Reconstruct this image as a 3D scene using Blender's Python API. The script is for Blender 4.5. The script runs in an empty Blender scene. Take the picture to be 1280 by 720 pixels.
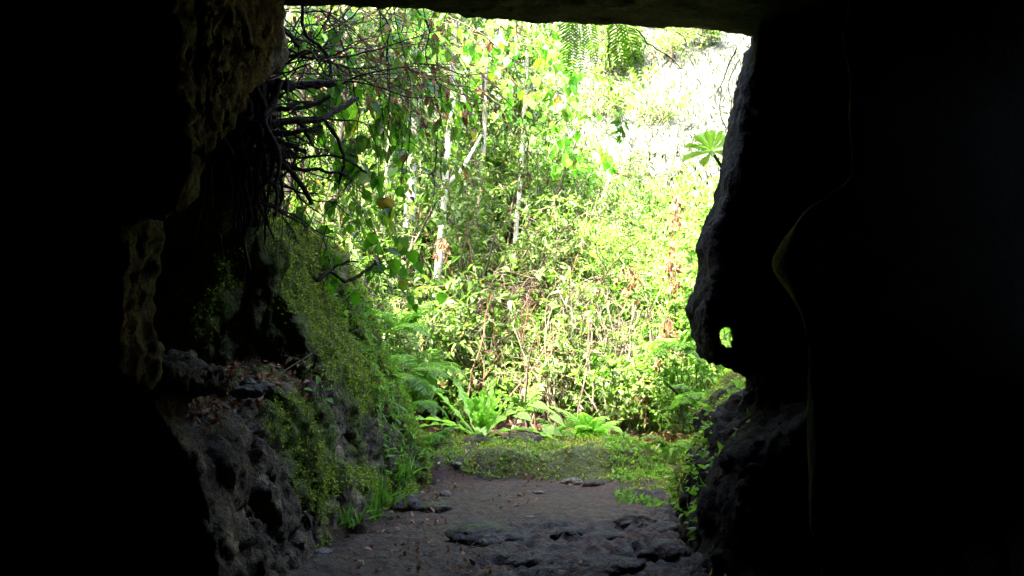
import bpy, math, numpy as np
from mathutils import Vector
rad = math.radians
F = 1244.0          # focal length in pixels of the 1280 wide photograph (35 mm lens)
CAMZ = 1.5
def P(px, py, Y):   # a measured picture position at an estimated depth -> world metres
    return np.array([(px-640)*Y/F, Y, CAMZ+(360-py)*Y/F])
scene = bpy.context.scene
COL = scene.collection
RNG = np.random.default_rng(11)

# ------------------------------------------------------------------ noise
_T = np.random.default_rng(5).random((32,32,32)).astype(np.float32)
def vnoise(x, y, z, s=1.0, off=0.0):
    x = np.asarray(x, np.float32)*s+off; y = np.asarray(y, np.float32)*s+off*1.7; z = np.asarray(z, np.float32)*s+off*2.3
    x, y, z = np.broadcast_arrays(x, y, z)
    xi = np.floor(x); yi = np.floor(y); zi = np.floor(z)
    fx = x-xi; fy = y-yi; fz = z-zi
    fx = fx*fx*(3-2*fx); fy = fy*fy*(3-2*fy); fz = fz*fz*(3-2*fz)
    a = xi.astype(np.int32) & 31; b = yi.astype(np.int32) & 31; c = zi.astype(np.int32) & 31
    a1 = (a+1) & 31; b1 = (b+1) & 31; c1 = (c+1) & 31
    def L(p, q, t): return p+(q-p)*t
    return L(L(L(_T[a,b,c], _T[a1,b,c], fx), L(_T[a,b1,c], _T[a1,b1,c], fx), fy),
             L(L(_T[a,b,c1], _T[a1,b,c1], fx), L(_T[a,b1,c1], _T[a1,b1,c1], fx), fy), fz)*2-1
def fbm(x, y, z, s, o=4, off=0.0, g=0.5):
    r = 0; a = 1.0
    for i in range(o):
        r = r+a*vnoise(x, y, z, s*2**i, off+i*7.3); a *= g
    return r
def ridge(x, y, z, s, o=3, off=0.0):
    r = 0; a = 1.0
    for i in range(o):
        r = r+a*(1-2*np.abs(vnoise(x, y, z, s*2**i, off+i*5.1))); a *= 0.5
    return r
def worley(V, s, seed):
    V = np.asarray(V, float)*s; c0 = np.floor(V).astype(int); n = len(V); f1 = np.full(n, 9.); f2 = np.full(n, 9.); cid = np.zeros((n,3), int); off = np.zeros((n,3))
    def h(c, k):
        q = np.sin(c[:,0]*127.1+c[:,1]*311.7+c[:,2]*74.7+k*53.3+seed*17.7)*43758.5453; return q-np.floor(q)
    for i in (-1,0,1):
        for j in (-1,0,1):
            for k in (-1,0,1):
                c = c0+[i,j,k]; p = c+np.stack([h(c,1),h(c,2),h(c,3)],-1); e = V-p; d = np.linalg.norm(e,axis=1)
                m = d < f1; f2 = np.where(m, f1, np.minimum(f2, d)); f1 = np.where(m, d, f1); cid[m] = c[m]; off[m] = e[m]
    return f1, f2, h(cid,4), np.einsum('ij,ij->i', off, np.stack([h(cid,5),h(cid,6),h(cid,7)],-1)-.5)
def sstep(a, b, x):
    t = np.clip((x-a)/(b-a), 0, 1); return t*t*(3-2*t)
def smin(a, b, k):
    h = np.clip(0.5+0.5*(b-a)/k, 0, 1); return b+(a-b)*h-k*h*(1-h)
def smax(a, b, k): return -smin(-a, -b, k)
def nrm(v): return v/np.maximum(np.linalg.norm(v, axis=-1, keepdims=True), 1e-9)

# ------------------------------------------------------------------ mesh building
class MB:
    def __init__(self): self.V=[]; self.Q=[]; self.T=[]; self.R=[]; self.n=0
    def add(self, v, quads=None, tris=None, r=0.5):
        v = np.asarray(v, np.float32).reshape(-1,3)
        self.V.append(v); self.R.append(np.broadcast_to(np.asarray(r, np.float32), (len(v),)))
        if quads is not None and len(quads): self.Q.append(np.asarray(quads, np.int64).reshape(-1,4)+self.n)
        if tris is not None and len(tris): self.T.append(np.asarray(tris, np.int64).reshape(-1,3)+self.n)
        self.n += len(v)
    def build(self, name, mat, parent=None, smooth=True, extra=None):
        V = np.concatenate(self.V) if self.V else np.zeros((0,3), np.float32)
        if parent is not None: V = V-np.array(parent.location, np.float32)
        Q = np.concatenate(self.Q) if self.Q else np.zeros((0,4), np.int64)
        T = np.concatenate(self.T) if self.T else np.zeros((0,3), np.int64)
        me = bpy.data.meshes.new(name)
        me.vertices.add(len(V)); me.vertices.foreach_set('co', V.astype(np.float32).ravel())
        me.loops.add(Q.size+T.size); me.polygons.add(len(Q)+len(T))
        me.loops.foreach_set('vertex_index', np.concatenate([Q.ravel(), T.ravel()]).astype(np.int32))
        st = np.concatenate([np.arange(len(Q))*4, Q.size+np.arange(len(T))*3]).astype(np.int32)
        me.polygons.foreach_set('loop_start', st)
        me.polygons.foreach_set('use_smooth', np.full(len(Q)+len(T), smooth))
        a = me.attributes.new('rnd', 'FLOAT', 'POINT'); a.data.foreach_set('value', np.concatenate(self.R).astype(np.float32))
        for k, v in (extra or {}).items():
            a = me.attributes.new(k, 'FLOAT', 'POINT'); a.data.foreach_set('value', np.asarray(v, np.float32))
        me.update(calc_edges=True); me.validate()
        o = bpy.data.objects.new(name, me); COL.objects.link(o)
        if mat is not None: me.materials.append(mat)
        if parent is not None: o.parent = parent
        return o
def tag(o, label=None, cat=None, group=None, kind=None):
    if label: o['label'] = label
    if cat: o['category'] = cat
    if group: o['group'] = group
    if kind: o['kind'] = kind
    return o
def thing(name, loc, label, cat, group=None):
    o = bpy.data.objects.new(name, None); o.empty_display_size = .1; o.location = [float(v) for v in loc]; COL.objects.link(o)
    return tag(o, label, cat, group)

def grow(rng, start, d, L, K, wander=.12, grav=0.0):
    start = np.asarray(start, float).reshape(-1,3); M = len(start)
    d = nrm(np.broadcast_to(np.asarray(d, float), (M,3)).copy()); L = np.broadcast_to(np.asarray(L, float), (M,))
    pts = [start]
    for k in range(1, K):
        d = d+rng.normal(0, wander, (M,3)); d[:,2] -= grav
        d = nrm(d); pts.append(pts[-1]+d*(L/(K-1))[:,None])
    return np.stack(pts, 1)
def tube(mb, pts, r0, r1, sides=4, rnd=.5, knob=0.0, rng=None):
    pts = np.asarray(pts, float)
    if pts.ndim == 2: pts = pts[None]
    M, K, _ = pts.shape
    r0 = np.broadcast_to(np.asarray(r0, float), (M,)); r1 = np.broadcast_to(np.asarray(r1, float), (M,))
    t = nrm(np.gradient(pts, axis=1))
    ref = np.where(np.abs(t[...,2:3]) > .9, np.array([1.,0,0]), np.array([0,0,1.]))
    ref = np.broadcast_to(ref[:,:1], t.shape)
    a = nrm(np.cross(t, ref)); b = np.cross(t, a)
    w = np.linspace(0, 1, K)[None]; r = r0[:,None]*(1-w)+r1[:,None]*w
    if knob and rng is not None: r = r*(1+rng.normal(0, knob, r.shape).clip(-.4,.5))
    th = np.linspace(0, 2*np.pi, sides, endpoint=False)
    V = pts[:,:,None]+r[:,:,None,None]*(np.cos(th)[None,None,:,None]*a[:,:,None]+np.sin(th)[None,None,:,None]*b[:,:,None])
    m, k, s = np.meshgrid(np.arange(M), np.arange(K-1), np.arange(sides), indexing='ij')
    s2 = (s+1) % sides; I = lambda kk, ss: (m*K+kk)*sides+ss
    q = np.stack([I(k,s), I(k,s2), I(k+1,s2), I(k+1,s)], -1).reshape(-1,4)
    rr = np.repeat(np.broadcast_to(np.asarray(rnd, float), (M,)), K*sides)
    mb.add(V, quads=q, r=rr)
    if sides >= 5:   # end caps
        tips = pts[:,-1]; mm, ss = np.meshgrid(np.arange(M), np.arange(sides), indexing='ij')
        base = M*K*sides
        V2 = np.concatenate([V[:,-1].reshape(-1,3), tips])
        tr = np.stack([mm*sides+ss, mm*sides+(ss+1) % sides, M*sides+mm], -1).reshape(-1,3)
        mb.add(V2, tris=tr)
def on(pts, i, t):
    K = pts.shape[1]; f = np.clip(t, 0, .9999)*(K-1); k = f.astype(int); f = (f-k)[:,None]
    p = pts[i,k]*(1-f)+pts[i,k+1]*f
    return p, nrm(pts[i,k+1]-pts[i,k])
def smooth_line(p, K=24):
    p = np.asarray(p, float); n = len(p)
    s = np.r_[0, np.cumsum(np.linalg.norm(np.diff(p, axis=0), axis=1))]; q = np.linspace(0, s[-1], K)
    i = np.clip(np.searchsorted(s, q, side='right')-1, 0, n-2); u = ((q-s[i])/(s[i+1]-s[i]))[:,None]
    g = lambda k: p[np.clip(k, 0, n-1)]
    a, b, c, d = g(i-1), g(i), g(i+1), g(i+2)
    return .5*((2*b)+(c-a)*u+(2*a-5*b+4*c-d)*u*u+(3*b-a-3*c+d)*u**3)

# leaf templates: (u along, v across, w out of plane), faces
def tmpl(us, ws, fold=.18, droop=.22, wav=0.0):
    v=[(0,0,0)]; q=[]; t=[]
    for j,(u,w) in enumerate(zip(us, ws)):
        wz = -droop*u*u+wav*math.sin(9*u)
        v += [(u,-w,wz+fold*w), (u,0,wz), (u,w,wz+fold*w)]
    v.append((1,0,-droop)); n = len(us)
    t += [(0,2,1),(0,3,2)]
    for j in range(n-1):
        a = 1+3*j; q += [(a,a+1,a+4,a+3),(a+1,a+2,a+5,a+4)]
    a = 1+3*(n-1); e = len(v)-1
    t += [(a,a+1,e),(a+1,a+2,e)]
    return np.array(v,float), np.array(q), np.array(t)
LANCE = tmpl([.3,.65],[.5,.4])
OVATE = tmpl([.14,.4,.72],[.42,.5,.3], .2, .25)
DIAM  = (np.array([(0,0,0),(.45,-.5,.1),(1,0,-.12),(.45,.5,.1),(.5,0,0.)]), np.zeros((0,4),int), np.array([(0,4,1),(1,4,2),(2,4,3),(3,4,0)]))
HEART = tmpl([-.12,.1,.35,.65,.86],[.3,.5,.5,.3,.13], .15, .22)
BLADE = tmpl([.2,.5,.8],[.5,.45,.25], .3, .35)
BROAD = tmpl([.08,.25,.5,.75,.92],[.3,.48,.5,.36,.16], .25, .3, .02)
SPAT  = tmpl([.15,.4,.65,.85,.95],[.1,.2,.42,.5,.32], .25, .12)
def leaves(mb, pos, d, up, L, W, T, rnd):
    pos = np.asarray(pos, float); N = len(pos)
    if N == 0: return
    d = nrm(np.broadcast_to(d, (N,3))); up = np.broadcast_to(up, (N,3))
    s = nrm(np.cross(up, d)); n = np.cross(d, s)
    L = np.broadcast_to(L, (N,))[:,None,None]; W = np.broadcast_to(W, (N,))[:,None,None]
    tv, tq, tt = T
    V = pos[:,None]+tv[None,:,0:1]*L*d[:,None]+tv[None,:,1:2]*W*s[:,None]+tv[None,:,2:3]*L*n[:,None]
    o = (np.arange(N)*len(tv))[:,None,None]
    mb.add(V, quads=(tq[None]+o).reshape(-1,4) if len(tq) else None, tris=(tt[None]+o).reshape(-1,3), r=np.repeat(np.broadcast_to(rnd,(N,)), len(tv)))

# ------------------------------------------------------------------ materials
def newmat(name):
    m = bpy.data.materials.new(name); m.use_nodes = True; nt = m.node_tree; nt.nodes.clear()
    out = nt.nodes.new('ShaderNodeOutputMaterial'); return m, nt, out
def N(nt, t, **kw):
    n = nt.nodes.new(t)
    for k, v in kw.items():
        if isinstance(k, str) and hasattr(n, k): setattr(n, k, v)
    return n
def ramp(nt, stops, fac):
    r = nt.nodes.new('ShaderNodeValToRGB'); e = r.color_ramp.elements
    while len(e) > 1: e.remove(e[-1])
    e[0].position = stops[0][0]; e[0].color = (*stops[0][1], 1)
    for p, c in stops[1:]:
        x = e.new(p); x.color = (*c, 1)
    nt.links.new(fac, r.inputs[0]); return r.outputs[0]
def noise(nt, scale, detail=6, rough=.6, vec=None, dist=0.0):
    n = nt.nodes.new('ShaderNodeTexNoise'); n.inputs['Scale'].default_value = scale; n.inputs['Detail'].default_value = detail
    n.inputs['Roughness'].default_value = rough; n.inputs['Distortion'].default_value = dist
    if vec is not None: nt.links.new(vec, n.inputs['Vector'])
    return n.outputs['Fac']
def mixc(nt, fac, a, b, mode='MIX'):
    m = nt.nodes.new('ShaderNodeMix'); m.data_type = 'RGBA'; m.blend_type = mode
    for s, v in ((m.inputs['Factor'], fac), (m.inputs[6], a), (m.inputs[7], b)):
        if hasattr(v, 'links') or hasattr(v, 'is_output'): nt.links.new(v, s)
        else: s.default_value = v if not isinstance(v, tuple) else (*v, 1)
    return m.outputs[2]
def math_(nt, op, a, b=0.0):
    m = nt.nodes.new('ShaderNodeMath'); m.operation = op
    for s, v in ((m.inputs[0], a), (m.inputs[1], b)):
        if hasattr(v, 'links'): nt.links.new(v, s)
        else: s.default_value = v
    return m.outputs[0]
def leafmat(name, stops, rough=.45, trans=.4, spec=.4, gain=(1.42,1.9,.75)):
    m, nt, out = newmat(name)
    a = N(nt, 'ShaderNodeAttribute'); a.attribute_name = 'rnd'
    c = ramp(nt, stops, a.outputs['Fac'])
    geo = N(nt, 'ShaderNodeNewGeometry')
    n1 = noise(nt, 14, 3, .6, geo.outputs['Position'])
    c = mixc(nt, .55, c, ramp(nt, [(.3,(.6,.6,.55)),(.7,(1.25,1.25,1.1))], n1), 'MULTIPLY')
    b = N(nt, 'ShaderNodeBsdfPrincipled'); nt.links.new(c, b.inputs['Base Color']); b.inputs['Roughness'].default_value = rough
    b.inputs['Specular IOR Level'].default_value = spec*.55
    t = N(nt, 'ShaderNodeBsdfTranslucent')
    nt.links.new(mixc(nt, 1.0, c, gain, 'MULTIPLY'), t.inputs['Color'])
    mx = N(nt, 'ShaderNodeMixShader'); mx.inputs[0].default_value = trans
    nt.links.new(b.outputs[0], mx.inputs[1]); nt.links.new(t.outputs[0], mx.inputs[2]); nt.links.new(mx.outputs[0], out.inputs[0])
    return m
BR = (.11,.055,.025)
M_bay   = leafmat('laurel_leaf', [(0,(.040,.068,.016)),(.5,(.07,.115,.025)),(.9,(.115,.165,.038)),(.955,(.15,.17,.05)),(.975,BR)], .36, .42, .5)
M_lbay  = leafmat('round_leaf', [(0,(.045,.08,.016)),(.5,(.08,.135,.026)),(.9,(.12,.18,.04)),(.96,(.16,.18,.05)),(.98,BR)], .38, .42, .5)
M_fine  = leafmat('yellow_green_leaf', [(0,(.08,.155,.022)),(.6,(.115,.21,.035)),(.96,(.16,.24,.05)),(.98,BR)], .5, .45, .35)
M_gray  = leafmat('grey_green_leaf', [(0,(.06,.095,.022)),(.6,(.10,.15,.034)),(.93,(.14,.19,.06)),(.96,BR)], .42, .4, .4)
M_heart = leafmat('heart_leaf', [(0,(.035,.085,.012)),(.6,(.06,.14,.018)),(.9,(.085,.17,.022)),(.94,(.2,.19,.03)),(.975,(.14,.07,.03))], .4, .5, .4, (1.5,2.1,.5))
M_lheart = leafmat('lime_heart_leaf', [(0,(.05,.15,.013)),(.6,(.08,.22,.02)),(.97,(.11,.25,.03)),(.985,(.2,.15,.03))], .42, .55, .35, (1.4,2.0,.4))
M_fern  = leafmat('fern_leaf', [(0,(.06,.13,.02)),(.7,(.10,.19,.03)),(1,(.13,.2,.04))], .5, .45, .3)
M_nest  = leafmat('strap_leaf', [(0,(.17,.31,.05)),(.7,(.24,.40,.08)),(1,(.32,.46,.16))], .4, .5, .4)
M_pale  = leafmat('pale_broad_leaf', [(0,(.22,.33,.07)),(1,(.28,.38,.11))], .45, .5, .4)
M_grass = leafmat('grass_blade', [(0,(.05,.10,.02)),(.8,(.09,.16,.03)),(1,(.2,.18,.07))], .5, .4, .3)
M_moss  = leafmat('moss_leaf', [(0,(.09,.125,.016)),(.5,(.19,.25,.028)),(1,(.30,.36,.05))], .8, .35, .1, (1.3,1.5,.6))
M_dead  = leafmat('dead_leaf', [(0,(.06,.028,.014)),(.5,(.13,.065,.032)),(.85,(.22,.13,.07)),(1,(.36,.27,.17))], .65, .25, .25, (1.4,1.0,.7))
M_straw = leafmat('dry_grass_blade', [(0,(.034,.042,.02)),(.7,(.06,.063,.038)),(1,(.034,.052,.02))], .7, .55, .15, (1.2,1.15,.9))
def barkmat(name, a, b, scale=9, rough=.85, bump=.5):
    m, nt, out = newmat(name)
    tc = N(nt, 'ShaderNodeTexCoord'); mp = N(nt, 'ShaderNodeMapping'); mp.inputs['Scale'].default_value = (1,1,.35)
    nt.links.new(tc.outputs['Object'], mp.inputs['Vector'])
    n1 = noise(nt, scale, 8, .65, mp.outputs[0]); n2 = noise(nt, scale*6, 5, .7, mp.outputs[0])
    c = ramp(nt, [(.32,a),(.66,b)], n1)
    c = mixc(nt, .5, c, ramp(nt, [(.35,(.5,.5,.48)),(.65,(1.2,1.2,1.2))], n2), 'MULTIPLY')
    p = N(nt, 'ShaderNodeBsdfPrincipled'); nt.links.new(c, p.inputs['Base Color']); p.inputs['Roughness'].default_value = rough; p.inputs['Specular IOR Level'].default_value = .12
    bp = N(nt, 'ShaderNodeBump'); bp.inputs['Strength'].default_value = bump; bp.inputs['Distance'].default_value = .01
    nt.links.new(n2, bp.inputs['Height']); nt.links.new(bp.outputs[0], p.inputs['Normal'])
    nt.links.new(p.outputs[0], out.inputs[0]); return m
M_pbark = barkmat('pale_bark', (.24,.22,.17), (.50,.46,.38))
M_dbark = barkmat('dark_bark', (.014,.011,.009), (.045,.036,.028), 14)
M_root = barkmat('root_bark', (.010,.008,.006), (.036,.027,.019), 16, .9, 1.0)
M_twig  = barkmat('twig_bark', (.06,.044,.028), (.15,.115,.08), 14)
M_rtwig = barkmat('red_twig_bark', (.07,.035,.022), (.17,.09,.055), 14)
M_stem  = barkmat('green_stem', (.06,.09,.03), (.13,.16,.06), 14)
M_wood  = barkmat('bleached_wood', (.35,.30,.24), (.6,.54,.45), 14)
M_pod   = barkmat('seed_pod_skin', (.03,.025,.02), (.06,.045,.03), 20)

def rockmat(name, dark, light, tan, moss=True, rough=.85, sc=1.0, spec=.12, glow_col=None):
    m, nt, out = newmat(name)
    geo = N(nt, 'ShaderNodeTexCoord'); pos = geo.outputs['Object']
    n1 = noise(nt, 3.2*sc, 8, .62, pos, .4); n2 = noise(nt, 17*sc, 8, .7, pos, .6); n3 = noise(nt, 75*sc, 6, .7, pos); n4 = noise(nt, 34*sc**.4, 6, .72, pos, .8)
    c = ramp(nt, [(.33,dark),(.52,light),(.68,tan)], n1)
    c = mixc(nt, .75, c, ramp(nt, [(.34,(.35,.33,.30)),(.6,(1.25,1.25,1.22))], n2), 'MULTIPLY')
    c = mixc(nt, .5, c, ramp(nt, [(.36,(.4,.4,.4)),(.62,(1.3,1.3,1.3))], n3), 'MULTIPLY')
    c = mixc(nt, .85, c, ramp(nt, [(.36,(.35,.33,.31)),(.5,(1,1,1)),(.66,(1.8,1.75,1.65))], n4), 'MULTIPLY')
    if moss:
        a = N(nt, 'ShaderNodeAttribute'); a.attribute_name = 'moss'  # moss cover; on the near right wall, the painted lip glow
        f = math_(nt, 'ADD', a.outputs['Fac'], math_(nt, 'MULTIPLY', math_(nt, 'SUBTRACT', n2, .5), 1.3))
        f = ramp(nt, [(.42,(0,0,0)),(.6,(1,1,1))], f)
        mc = ramp(nt, glow_col or [(.35,(.035,.05,.010)),(.55,(.085,.11,.018)),(.7,(.13,.16,.028))], n3)
        c = mixc(nt, f, c, mc)
    p = N(nt, 'ShaderNodeBsdfPrincipled'); nt.links.new(c, p.inputs['Base Color']); p.inputs['Specular IOR Level'].default_value = spec
    rr = ramp(nt, [(.3,(rough-.22,)*3),(.6,(rough+.12,)*3)], n2); nt.links.new(rr, p.inputs['Roughness'])
    h = math_(nt, 'ADD', math_(nt, 'ADD', n2, math_(nt, 'MULTIPLY', n4, .7)), math_(nt, 'MULTIPLY', n3, .35))
    bp = N(nt, 'ShaderNodeBump'); bp.inputs['Strength'].default_value = 1.0; bp.inputs['Distance'].default_value = .05
    nt.links.new(h, bp.inputs['Height']); nt.links.new(bp.outputs[0], p.inputs['Normal'])
    nt.links.new(p.outputs[0], out.inputs[0]); return m
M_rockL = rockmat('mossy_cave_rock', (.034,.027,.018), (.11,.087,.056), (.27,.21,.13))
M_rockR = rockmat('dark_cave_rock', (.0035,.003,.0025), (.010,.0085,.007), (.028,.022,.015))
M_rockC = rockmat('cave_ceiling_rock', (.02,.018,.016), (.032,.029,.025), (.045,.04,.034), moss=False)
M_stone = rockmat('path_stone', (.026,.021,.016), (.058,.047,.037), (.10,.083,.064), moss=True, rough=.7, sc=1.6, spec=.25)
M_pstone = rockmat('pale_stone', (.11,.10,.085), (.2,.185,.16), (.28,.26,.22), moss=True, rough=.7, sc=2.0)

def groundmat():
    m, nt, out = newmat('forest_ground')
    tc = N(nt, 'ShaderNodeTexCoord'); pos = tc.outputs['Object']
    n1 = noise(nt, 1.6, 8, .6, pos, .3); n2 = noise(nt, 13, 8, .68, pos, .5); n3 = noise(nt, 70, 6, .75, pos)
    mud = ramp(nt, [(.3,(.018,.0095,.005)),(.5,(.043,.0245,.0125)),(.7,(.072,.045,.024))], n2)
    mud = mixc(nt, .6, mud, ramp(nt, [(.35,(.35,.33,.32)),(.65,(1.5,1.45,1.4))], n3), 'MULTIPLY')
    n5 = noise(nt, 32, 5, .7, pos, .5)
    a = N(nt, 'ShaderNodeAttribute'); a.attribute_name = 'moss'
    f = math_(nt, 'ADD', a.outputs['Fac'], math_(nt, 'MULTIPLY', math_(nt, 'SUBTRACT', n2, .5), 1.5))
    f = ramp(nt, [(.45,(0,0,0)),(.62,(1,1,1))], f)
    mossc = ramp(nt, [(.35,(.03,.04,.009)),(.55,(.065,.085,.018)),(.7,(.11,.125,.03))], n3)
    wt = N(nt, 'ShaderNodeAttribute'); wt.attribute_name = 'rocky'; rk = ramp(nt, [(.3,(.006,.005,.004)),(.5,(.019,.0155,.0125)),(.72,(.044,.036,.029))], n2)
    mud = mixc(nt, ramp(nt, [(.35,(0,0,0)),(.6,(1,1,1))], math_(nt, 'ADD', wt.outputs['Fac'], math_(nt, 'MULTIPLY', math_(nt, 'SUBTRACT', n1, .5), 1.2))), mud, rk)
    mud = mixc(nt, .8, mud, ramp(nt, [(.36,(.4,.38,.36)),(.5,(1,1,1)),(.66,(1.7,1.6,1.5))], n5), 'MULTIPLY')
    c = mixc(nt, f, mud, mossc)
    b = N(nt, 'ShaderNodeAttribute'); b.attribute_name = 'dry'
    n4 = noise(nt, .55, 8, .7, pos, .3)
    dry = ramp(nt, [(.3,(.014,.02,.009)),(.5,(.034,.038,.022)),(.7,(.062,.063,.045))], n4)
    dry = mixc(nt, .5, dry, ramp(nt, [(.35,(.5,.5,.45)),(.6,(1.15,1.15,1.15))], noise(nt, 5, 8, .7, pos)), 'MULTIPLY')
    c = mixc(nt, b.outputs['Fac'], c, dry)
    p = N(nt, 'ShaderNodeBsdfPrincipled'); nt.links.new(c, p.inputs['Base Color']); p.inputs['Specular IOR Level'].default_value = .25
    nt.links.new(ramp(nt, [(.35,(.42,)*3),(.58,(.85,)*3)], n2), p.inputs['Roughness'])
    h = math_(nt, 'ADD', math_(nt, 'ADD', n2, math_(nt, 'MULTIPLY', n5, .8)), math_(nt, 'MULTIPLY', n3, .4))
    bp = N(nt, 'ShaderNodeBump'); bp.inputs['Strength'].default_value = 1.0; bp.inputs['Distance'].default_value = .045
    nt.links.new(h, bp.inputs['Height']); nt.links.new(bp.outputs[0], p.inputs['Normal'])
    nt.links.new(p.outputs[0], out.inputs[0]); return m
M_ground = groundmat()

# ------------------------------------------------------------------ terrain
def hgt(x, y, fine=False):
    x = np.asarray(x, float); y = np.asarray(y, float)
    z = .03*vnoise(x, y, 0, 1.1, 3.)
    up = np.maximum(y-9.7, 0); z = z+.46*up*up/(up+1.6)
    z = z+.35*np.maximum(y-17, 0)**2/(np.maximum(y-17, 0)+8)
    # the mossy rise at the end of the path, and banks either side
    e = y-.10*vnoise(x,y,0,2.6,3.)-.18*sstep(.35,1.0,x)+.1*sstep(-.3,-.6,x); z = z+.19*sstep(7.76,7.96,e)*(1-.7*sstep(8.7,9.4,y))*sstep(-1.3,-.9,x)*(1-sstep(.9,1.5,x))
    z = z+sstep(11, 22, y)*np.maximum(.6-x*.0, 0)*.0+sstep(10.5, 20, y)*3.2*sstep(1.5,-6,x)
    out = sstep(7.0, 8.6, y)
    z = z+out*(.55*np.maximum(-.75-x, 0)/(1+.25*np.maximum(-.75-x,0))+.35*np.maximum(x-1.25, 0)/(1+.3*np.maximum(x-1.25,0)))
    z = z+sstep(10, 14, y)*.25*vnoise(x, y, 0, .45, 9.)+sstep(16, 30, y)*1.2*vnoise(x, y, 0, .09, 2.)
    if fine:
        global WL
        near = 1-sstep(9, 12, y)
        rough = .18+.82*(1-sstep(6.1, 6.9, y))*(.35+.65*sstep(-.55,.15,x))+.6*sstep(.7,1.05,x)*(1-sstep(7.8,8.4,y))
        b = np.abs(vnoise(x, y, 0, 3.1, 1.7)); c = fbm(x, y, 0, 5.5, 4, 4.4)
        b2 = ridge(x+.05*c, y*1.5, 0, 4.2, 3, 1.7); b3 = np.abs(vnoise(x, y*1.6, 0, 11., 6.))
        f1, f2, r_, tl_ = worley(np.stack([np.ravel(x)+.05*np.ravel(c), np.ravel(y)*1.6, 0*np.ravel(x)],-1), 4.3, 5); wl = ((r_-.4)*.7*sstep(0,.15,f2-f1)+tl_*.9-.3*np.exp(-((f2-f1)/.08)**2)).reshape(np.shape(x)); WL = wl
        mnd = sstep(7.6,7.9,y)*(1-sstep(8.6,9.0,y))*sstep(-1.2,-.8,x)*(1-sstep(1.1,1.5,x)); z = z+mnd*(.05*np.maximum(wl,-.3)+.03*fbm(x,y,0,6.,3,2.))
        z = z+near*rough*(.03*c-.010*b2+.015*(.5-b3)+.060*np.maximum(wl,.02)*sstep(.35,.9,rough)-.012*sstep(.3,.9,rough)*ridge(x+.03*c, y*1.4, 0, 12, 3, 3.3))
        z = z+near*(.005+.011*rough)*fbm(x, y, 0, 24, 3, 8.8)
    return z
def ax(a, b, step, lo, hi, n, pw=2.2):
    mid = np.arange(a, b+1e-6, step); t = np.linspace(0, 1, n+1)[1:]
    k0 = a-(a-lo)*t**pw; k1 = b+(hi-b)*t**pw
    return np.concatenate([k0[::-1], mid, k1])
gx = ax(-2.2, 2.2, .022, -160, 160, 46); gy = ax(4.2, 9.6, .022, -12, 170, 60)
GX, GY = np.meshgrid(gx, gy, indexing='ij'); GZ = hgt(GX, GY, True); WLG = WL.copy()
nx, ny = GX.shape; gv = np.stack([GX, GY, GZ], -1).reshape(-1,3)
ii, jj = np.meshgrid(np.arange(nx-1), np.arange(ny-1), indexing='ij')
gq = np.stack([ii*ny+jj, (ii+1)*ny+jj, (ii+1)*ny+jj+1, ii*ny+jj+1], -1).reshape(-1,4)
cx = .5*(gx[:-1]+gx[1:])[:,None]; cy = .5*(gy[:-1]+gy[1:])[None]; wob = .12*vnoise(cx, cy, 0, 2.1, 6.)
on_path = ((cx > -1.05+wob) & (cx < 1.0+wob) & (cy < 7.75+wob) & (cy > 3.3)).reshape(-1)
on_hill = np.broadcast_to(cy > 18, (nx-1, ny-1)).reshape(-1)
mossG = (sstep(7.66, 7.88, GY-.10*vnoise(GX,GY,0,2.6,3.))*(1-sstep(9.6,10.5,GY))*.75+sstep(.55,1.0,GX)*sstep(7.0,7.5,GY)*.5+.3*vnoise(GX,GY,0,2.5,5.))
mossG = np.where(GY < 9.2, mossG, mossG*.7).reshape(-1)
dryG = sstep(14.5, 17.5, GY+.8*vnoise(GX,GY,0,.6,1.)).reshape(-1)
rockyG = ((1-sstep(6.0,6.9,GY))*sstep(-.6,.1,GX+.15*vnoise(GX,GY,0,2.,3.))+sstep(.65,.95,GX)*(1-sstep(7.2,7.8,GY))+.8*sstep(7.6,7.75,GY)*(1-sstep(7.95,8.1,GY))*sstep(-.5,-.3,GX)); rockyG = (rockyG*(.25+.75*sstep(-.02,.08,WLG))).reshape(-1)
def sub(name, mask):
    q = gq[mask]; u, inv = np.unique(q, return_inverse=True)
    mb = MB(); mb.add(gv[u], quads=inv.reshape(-1,4))
    return tag(mb.build(name, M_ground, extra={'moss': mossG[u], 'dry': dryG[u], 'rocky': rockyG[u]}), kind='structure')
sub('ground', ~on_path & ~on_hill); sub('path', on_path & ~on_hill); sub('hill', on_hill)

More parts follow.
